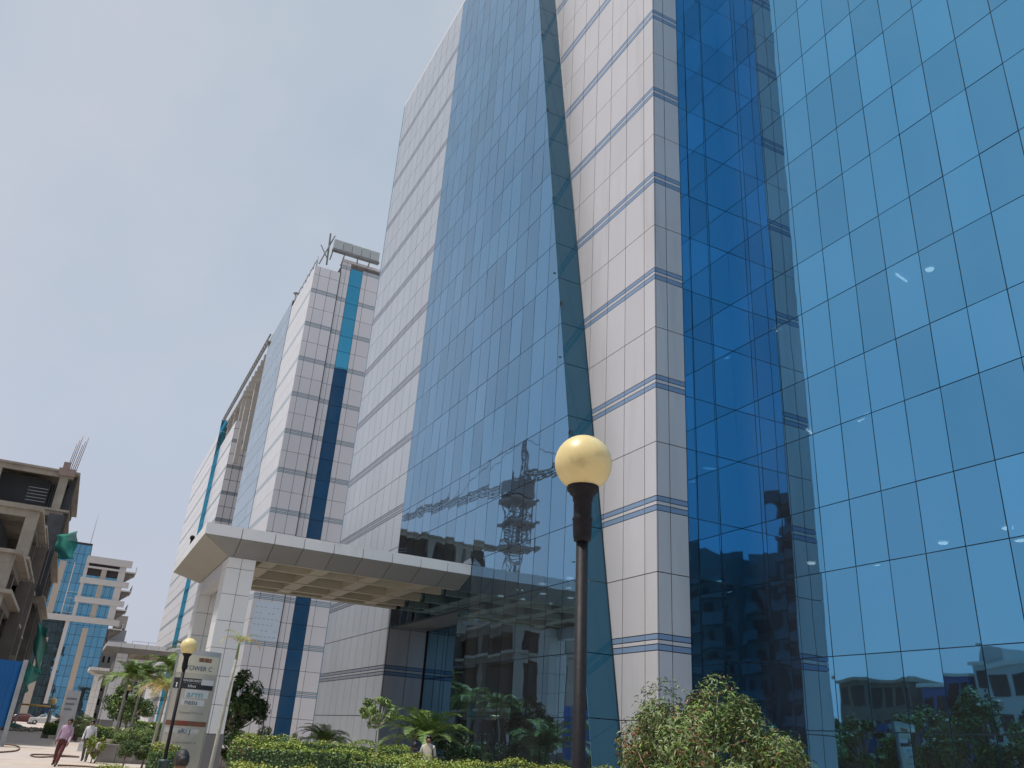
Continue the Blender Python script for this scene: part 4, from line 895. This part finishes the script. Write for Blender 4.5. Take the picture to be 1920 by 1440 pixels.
# ------------------------------------------------------------------ people
SKIN = mat('skin_brown', (.22, .115, .07), .55); HAIR = mat('black_hair', (.012, .010, .010), .5, bump=(60, .5)); SHOE = mat('dark_shoes', (.02, .018, .016), .5)
def person(loc, rz, h, label, shirt, trouser, step=.2, sway=0, arm=(0, 0), sleeves=1, hairlong=0, carry=None, look=0.0, seated=False):
    t = empty('person', loc, label, 'person', None, rz)
    J, R, E_, T = [], [], [], []
    def j(p, r): J.append(p); R.append(r); return len(J)-1
    def e(a, b, tag_): E_.append((a, b)); T.append(tag_)
    pel = j((0, 0, .93), (.155, .11)); sp = j((0, .0, 1.10), (.15, .11)); chs = j((0, -.01, 1.30), (.17, .115)); nk = j((0, .0, 1.46), (.06, .06)); hb_ = j((0, -.015, 1.55), (.075, .085)); ht = j((0, -.01, 1.645), (.082, .098))
    nose = j((0, -.125, 1.575), (.014, .014)); e(hb_, nose, 'k')
    e(pel, sp, 's'); e(sp, chs, 's'); e(chs, nk, 's'); e(nk, hb_, 'k'); e(hb_, ht, 'k')
    for s in (-1, 1):
        sw = step*s; ar = arm[0 if s < 0 else 1]
        hip = j((s*.09, 0, .86), (.095, .1)); kn = j((s*.10, -sw*.45-.02, .48), (.07, .075)); an = j((s*.10, -sw+.03, .10), (.055, .06)); to = j((s*.115, -sw-.11, .045), (.045, .04))
        e(pel, hip, 't'); e(hip, kn, 't'); e(kn, an, 't'); e(an, to, 'o')
        sh_ = j((s*.175, 0, 1.385), (.062, .065)); el = j((s*.235, .02+ar*.3, 1.12), (.047, .05)); wr = j((s*.245, -.06+ar, .90), (.033, .035)); hd = j((s*.245, -.085+ar*1.15, .815), (.036, .022))
        e(chs, sh_, 's'); e(sh_, el, 's'); e(el, wr, 's' if sleeves else 'k'); e(wr, hd, 'k')
        for q in range(4):
            f1 = j((s*(.245)+.004*s, -.115+ar*1.15+.02*q, .765+.006*abs(q-1.5)), (.009, .009)); f2 = j((s*.238, -.105+ar*1.15+.02*q, .725+.006*abs(q-1.5)), (.008, .008)); e(hd, f1, 'k'); e(f1, f2, 'k')
        th = j((s*.225, -.135+ar*1.15, .80), (.010, .010)); e(wr, th, 'k')
    me = D.meshes.new('body'); me.from_pydata(J, E_, []); o = D.objects.new('body', me); COL.objects.link(o)
    sk_ = o.modifiers.new('skin', 'SKIN'); sub = o.modifiers.new('sub', 'SUBSURF'); sub.levels = 2; sub.render_levels = 2
    for i, v in enumerate(me.skin_vertices[0].data): v.radius = R[i] if hasattr(R[i], '__len__') else (R[i], R[i]); v.use_root = (i == 0)
    dg = bpy.context.evaluated_depsgraph_get(); dg.update(); nm = D.meshes.new_from_object(o.evaluated_get(dg)); D.objects.remove(o)
    ms = {'s': shirt, 't': trouser, 'k': SKIN, 'o': SHOE}; keys = list(ms); nm.materials.clear()
    for k in keys: nm.materials.append(ms[k])
    JA = np.array(J); A_ = JA[[a for a, b in E_]]; B_ = JA[[b for a, b in E_]]
    for p in nm.polygons:
        c = np.array(p.center); ab = B_-A_; u = np.clip(((c-A_)*ab).sum(1)/((ab*ab).sum(1)+1e-9), 0, 1); dd = np.linalg.norm(c-(A_+ab*u[:, None]), axis=1)
        k = T[int(np.argmin(dd-np.array([.06 if T[i] in 'st' and i < 6 else 0 for i in range(len(T))])))]
        if c[2] < .955 and c[2] > .7 and abs(c[0]) < .2 and k == 's': k = 't'
        if c[2] > .955 and abs(c[0]) < .19 and k == 't': k = 's'
        if c[2] > 1.49: k = 'k'
        p.material_index = keys.index(k); p.use_smooth = True
    s_ = h/1.74; bo = D.objects.new('body', nm); link(bo, t); bo.scale = (s_, s_, s_)
    # hair cap hugging the skull, open at the face
    V, F = [], []; nu, nv = 18, 10
    for jv in range(nv+1):
        for iu in range(nu):
            a = 2*PI*iu/nu; b_ = PI/2*(jv/nv)*(1.35 if math.sin(a) > -.35 else .62); r_ = 1.07+.05*math.sin(5*a+3*jv)
            V.append((.088*r_*math.sin(b_)*math.cos(a), .108*r_*math.sin(b_)*math.sin(a)+.004, 1.603+.118*r_*math.cos(b_)))
    for jv in range(nv):
        for iu in range(nu): a = jv*nu+iu; b_ = jv*nu+(iu+1) % nu; F.append((a, b_, b_+nu, a+nu))
    hr = mesh('hair', V, F, HAIR, t, True); hr.scale = (s_, s_, s_)
    if hairlong:
        bn = lathe('hair_bun', [(.01, -.05), (.045, -.035), (.058, 0), (.045, .04), (.01, .055)], HAIR, hr, 14, (0, .12, 1.60))
    bl = lathe('belt', [(.158, -.018), (.158, .018)], SHOE, t, 20, (0, 0, .955*s_)); bl.scale = (s_*.97, s_*.76, s_)
    for s in (-1, 1):
        ey = lathe('eye', [(.004, -.004), (.008, 0), (.004, .004)], HAIR, t, 8, (s*.032*s_, -.1*s_, 1.605*s_))
    return t
LIL = mat('lilac_shirt', (.42, .29, .40), .8, noise=(14, .08), bump=(14, .3)); MAR = mat('maroon_trousers', (.11, .03, .035), .85, noise=(10, .15)); WSH = mat('white_shirt', (.62, .61, .68), .8, noise=(12, .05), bump=(14, .3)); GTR = mat('grey_trousers', (.10, .10, .12), .85, noise=(10, .15)); CRS = mat('cream_shirt', (.55, .50, .40), .8, noise=(12, .05)); BKS = mat('black_shirt', (.018, .02, .025), .85); TAN = mat('tan_trousers', (.25, .20, .15), .85)
f1 = onZ(100, 1437, 0); f2 = onZ(156, 1428.5, 0)
t = person((f1[0], f1[1], 0), -.25, 1.72, 'man in lilac shirt and maroon trousers walking on the paving', LIL, MAR, .24, 0, (.10, -.12)); t.rotation_euler = (0, math.radians(7), -.25)
t = person((f2[0], f2[1], 0), -.2, 1.68, 'man in white shirt and grey trousers carrying a white bag', WSH, GTR, .17, 0, (-.05, .06))
bag = mesh('carrier_bag', [(-.12, -.03, 0), (.10, -.04, .02), (.11, .05, 0), (-.1, .04, .01), (-.10, -.02, .3), (.07, -.02, .31), (.07, .03, .3), (-.09, .03, .31), (-.02, 0, .42)], [(0, 3, 2, 1), (0, 1, 5, 4), (1, 2, 6, 5), (2, 3, 7, 6), (3, 0, 4, 7), (4, 5, 8), (5, 6, 8), (6, 7, 8), (7, 4, 8)], mat('white_plastic_bag', (.72, .72, .74), .4)); bag.location = (f2[0]-.24, f2[1]-.12, .40); tag(bag, 'white plastic bag hanging from the hand of the man in white', 'bag')
hd = EYE+ray(341, 1422)*9.4
person((hd[0], hd[1], 0), PI, float(hd[2])+.11, 'person with black tied hair seen from behind below the pylon', BKS, GTR, 0, 0, (0, 0), 1, 1)
c1 = EYE+ray(805, 1381)*24.3; person((c1[0], c1[1], .33), -.5, 1.62, 'person in cream shirt with shoulder bag standing before the cycad', CRS, TAN, .03, 0, (-.12, 0), 0)
st = empty('shoulder_bag', (c1[0], c1[1], .33), 'dark bag strap across the cream shirt', 'bag'); st.rotation_euler = (0, 0, -.5)
tube('strap', [(.12, -.09, 1.33), (.14, -.135, 1.2), (.2, -.14, .95)], .018, BKS, st, 6); box('bag_body', (.17, -.06, .72), (.30, .14, .98), BKS, st)
c2 = EYE+ray(780, 1389)*24.0; person((c2[0], c2[1], .25), 2.2, 1.50, 'person in black top facing the one in cream', BKS, GTR, .03, 0, (-.1, 0), 1)
en = box('entrance_apron', (9.0, 20.8, 0), (12.95, 38.6, .24), mat('stone_apron', (.30, .29, .28), .7, noise=(2, .1))); en['kind'] = 'structure'

# ------------------------------------------------------------------ across the street: what the glass mirrors
cr_ = empty('tower_crane', (-40, 130, 0), 'lattice tower crane mirrored in the glass bay', 'crane')
CRN = mat('crane_steel', (.26, .24, .25), .7)
def lattice(name, a, b, s0, s1, n, r, parent):
    a, b = np.array(a, float), np.array(b, float); d = (b-a)/np.linalg.norm(b-a); u = np.cross(d, [0, 0, 1.0]) if abs(d[2]) < .9 else np.array([1.0, 0, 0]); u /= np.linalg.norm(u); v = np.cross(d, u)
    segs = []; cs = [(-1, -1), (1, -1), (1, 1), (-1, 1)]
    def P(i, t): s = s0+(s1-s0)*t; return a+(b-a)*t+(u*cs[i][0]+v*cs[i][1])*s/2
    for i in range(4): segs.append(([P(i, 0), P(i, 1)], r))
    for k in range(n):
        for i in range(4): segs.append(([P(i, k/n), P((i+1) % 4, (k+1)/n)], r*.6)); segs.append(([P(i, k/n), P((i+1) % 4, k/n)], r*.6))
    return tubes(name, segs, CRN, parent, 4)
lattice('mast', (0, 0, 0), (0, 0, 44), 2.2, 2.2, 18, .12, cr_); lattice('climbing_frame', (0, 0, 33), (0, 0, 42), 3.4, 3.4, 4, .14, cr_)
for z in (33.5, 38, 42): box('platform', (-2.8, -2.8, z), (2.8, 2.8, z+.35), CRN, cr_)
box('slewing_unit', (-1.8, -1.8, 43), (1.8, 1.8, 46.3), CRN, cr_); box('operator_cab', (1.9, -1.2, 43.2), (3.6, 1.4, 45.8), mat('cab_grey', (.25, .25, .26), .5), cr_)
lattice('apex_tower', (0, 0, 46), (0, .3, 55), 2.2, .5, 6, .14, cr_); lattice('jib', (0, 1, 46.5), (9, 44, 46.5), 1.6, 1.0, 30, .09, cr_); lattice('counter_jib', (0, -1, 46.5), (-3, -15, 46.5), 1.8, 1.8, 8, .16, cr_)
box('counterweight', (-4, -16, 44.4), (-2, -13.4, 46.8), CONCD, cr_)
tubes('pendant_line', [([(0, .3, 55), (5, 24, 47.3)], .08), ([(0, .3, 55), (-2.6, -13, 47.2)], .08)], CRN, cr_, 4)
# low blocks and tree row beyond the road, mirrored in the right hand glass
def street_block(a, b, m, label, roof=None, nx=5, nz=3, wm=None):
    t = empty('street_building', (a[0], a[1], 0), label, 'building')
    of = (a[0], a[1], 0); box('wall', (a[0], a[1], 0), b, m, t, of)
    w_ = (b[1]-a[1])/nx; h_ = b[2]/nz
    for i in range(nx):
        for k in range(nz): box('window', (b[0]-.05, a[1]+w_*(i+.15), h_*(k+.3)), (b[0]+.05, a[1]+w_*(i+.85), h_*(k+.85)), wm or JOINT, t, of)
    box('roof', (a[0]-.3, a[1]-.3, b[2]), (b[0]+.3, b[1]+.3, b[2]+.35), roof or PALE, t, of)
    return t
street_block((-62, 64, 0), (-46, 73.5, 11.0), CONCD, 'dark low block mirrored in the right hand glass', CONC)
t = street_block((-62, 56.6, 0), (-46, 62.6, 10.4), mat('deep_blue_panel', (.03, .10, .26), .4), 'deep blue panelled block mirrored beside the dark one', PALE, 4, 2, GLB)
t = street_block((-62, 50.5, 0), (-46, 56.0, 11.6), GRYR, 'grey rendered block with roof upstand mirrored in the glass', PALE, 3, 3); box('roof_upstand', (-50, 53, 11.95), (-46.4, 55.5, 13.4), GRYR, t, (-62, 50.5, 0))
for k, (x, y, r_, h) in enumerate(((-6.9, 43.5, 1.7, 5.0), (-7.4, 39.6, 1.7, 4.5), (-6.8, 36.0, 1.6, 4.6), (-7.6, 32.6, 1.8, 5.2), (-7.2, 29.2, 1.7, 5.6), (-7.8, 25.6, 1.9, 5.2))):
    tree('roadside_tree', (x, y, 0), ('first', 'second', 'third', 'fourth', 'fifth', 'sixth')[k]+' roadside tree counted from the bend of the blue hoarding', 'tree', r_, h*.36, h*.62, 4200, 40, .26, [G1, G2, G6, G8], [.35, .35, .15, .15], .13, .45, .3, 'roadside trees across the street')
hedge((-6.0, 24), (-6.0, 46), 1.2, 1.5, 'tall hedge across the street mirrored in the glass', 5000, 0, .18, .1)
# apartment blocks behind the viewpoint, mirrored twice in the inner corner
def apartment(x0, x1, y0, y1, z1, label, m):
    t = empty('apartment_tower', (x0, y0, 0), label, 'building', 'apartment blocks behind the viewpoint'); of = (x0, y0, 0)
    box('wall', (x0, y0, 0), (x1, y1, z1), m, t, of); nz = int(z1/3.1)
    for k in range(nz):
        box('balcony_slab', (x1, y0+.5, 3.1*k+2.9), (x1+1.3, y1-.5, 3.1*k+3.1), m, t, of); box('balcony_wall', (x1+1.2, y0+.5, 3.1*k+3.1), (x1+1.3, y1-.5, 3.1*k+4.0), m, t, of)
        n = int((y1-y0)/3)
        for i in range(n): box('window', (x1-.02, y0+(i+.25)*(y1-y0)/n, 3.1*k+.5), (x1+.06, y0+(i+.7)*(y1-y0)/n, 3.1*k+2.3), JOINT, t, of)
    box('roof_room', ((x0+x1)/2, y0+2, z1), (x1-1, y0+6, z1+3), m, t, of)
    return t
DKR = mat('brown_render', (.20, .18, .17), .85, noise=(.4, .08))
apartment(-58, -42, -62, -49, 27.5, 'brown apartment block with balcony rows mirrored in the dark glass', DKR)
apartment(-58, -41, -46, -40, 24.0, 'lower brown block between the mirrored apartment towers', DKR)
apartment(-56, -40, -37.5, -24, 31.5, 'taller apartment block at the edge of the dark mirrored corner', DKR)
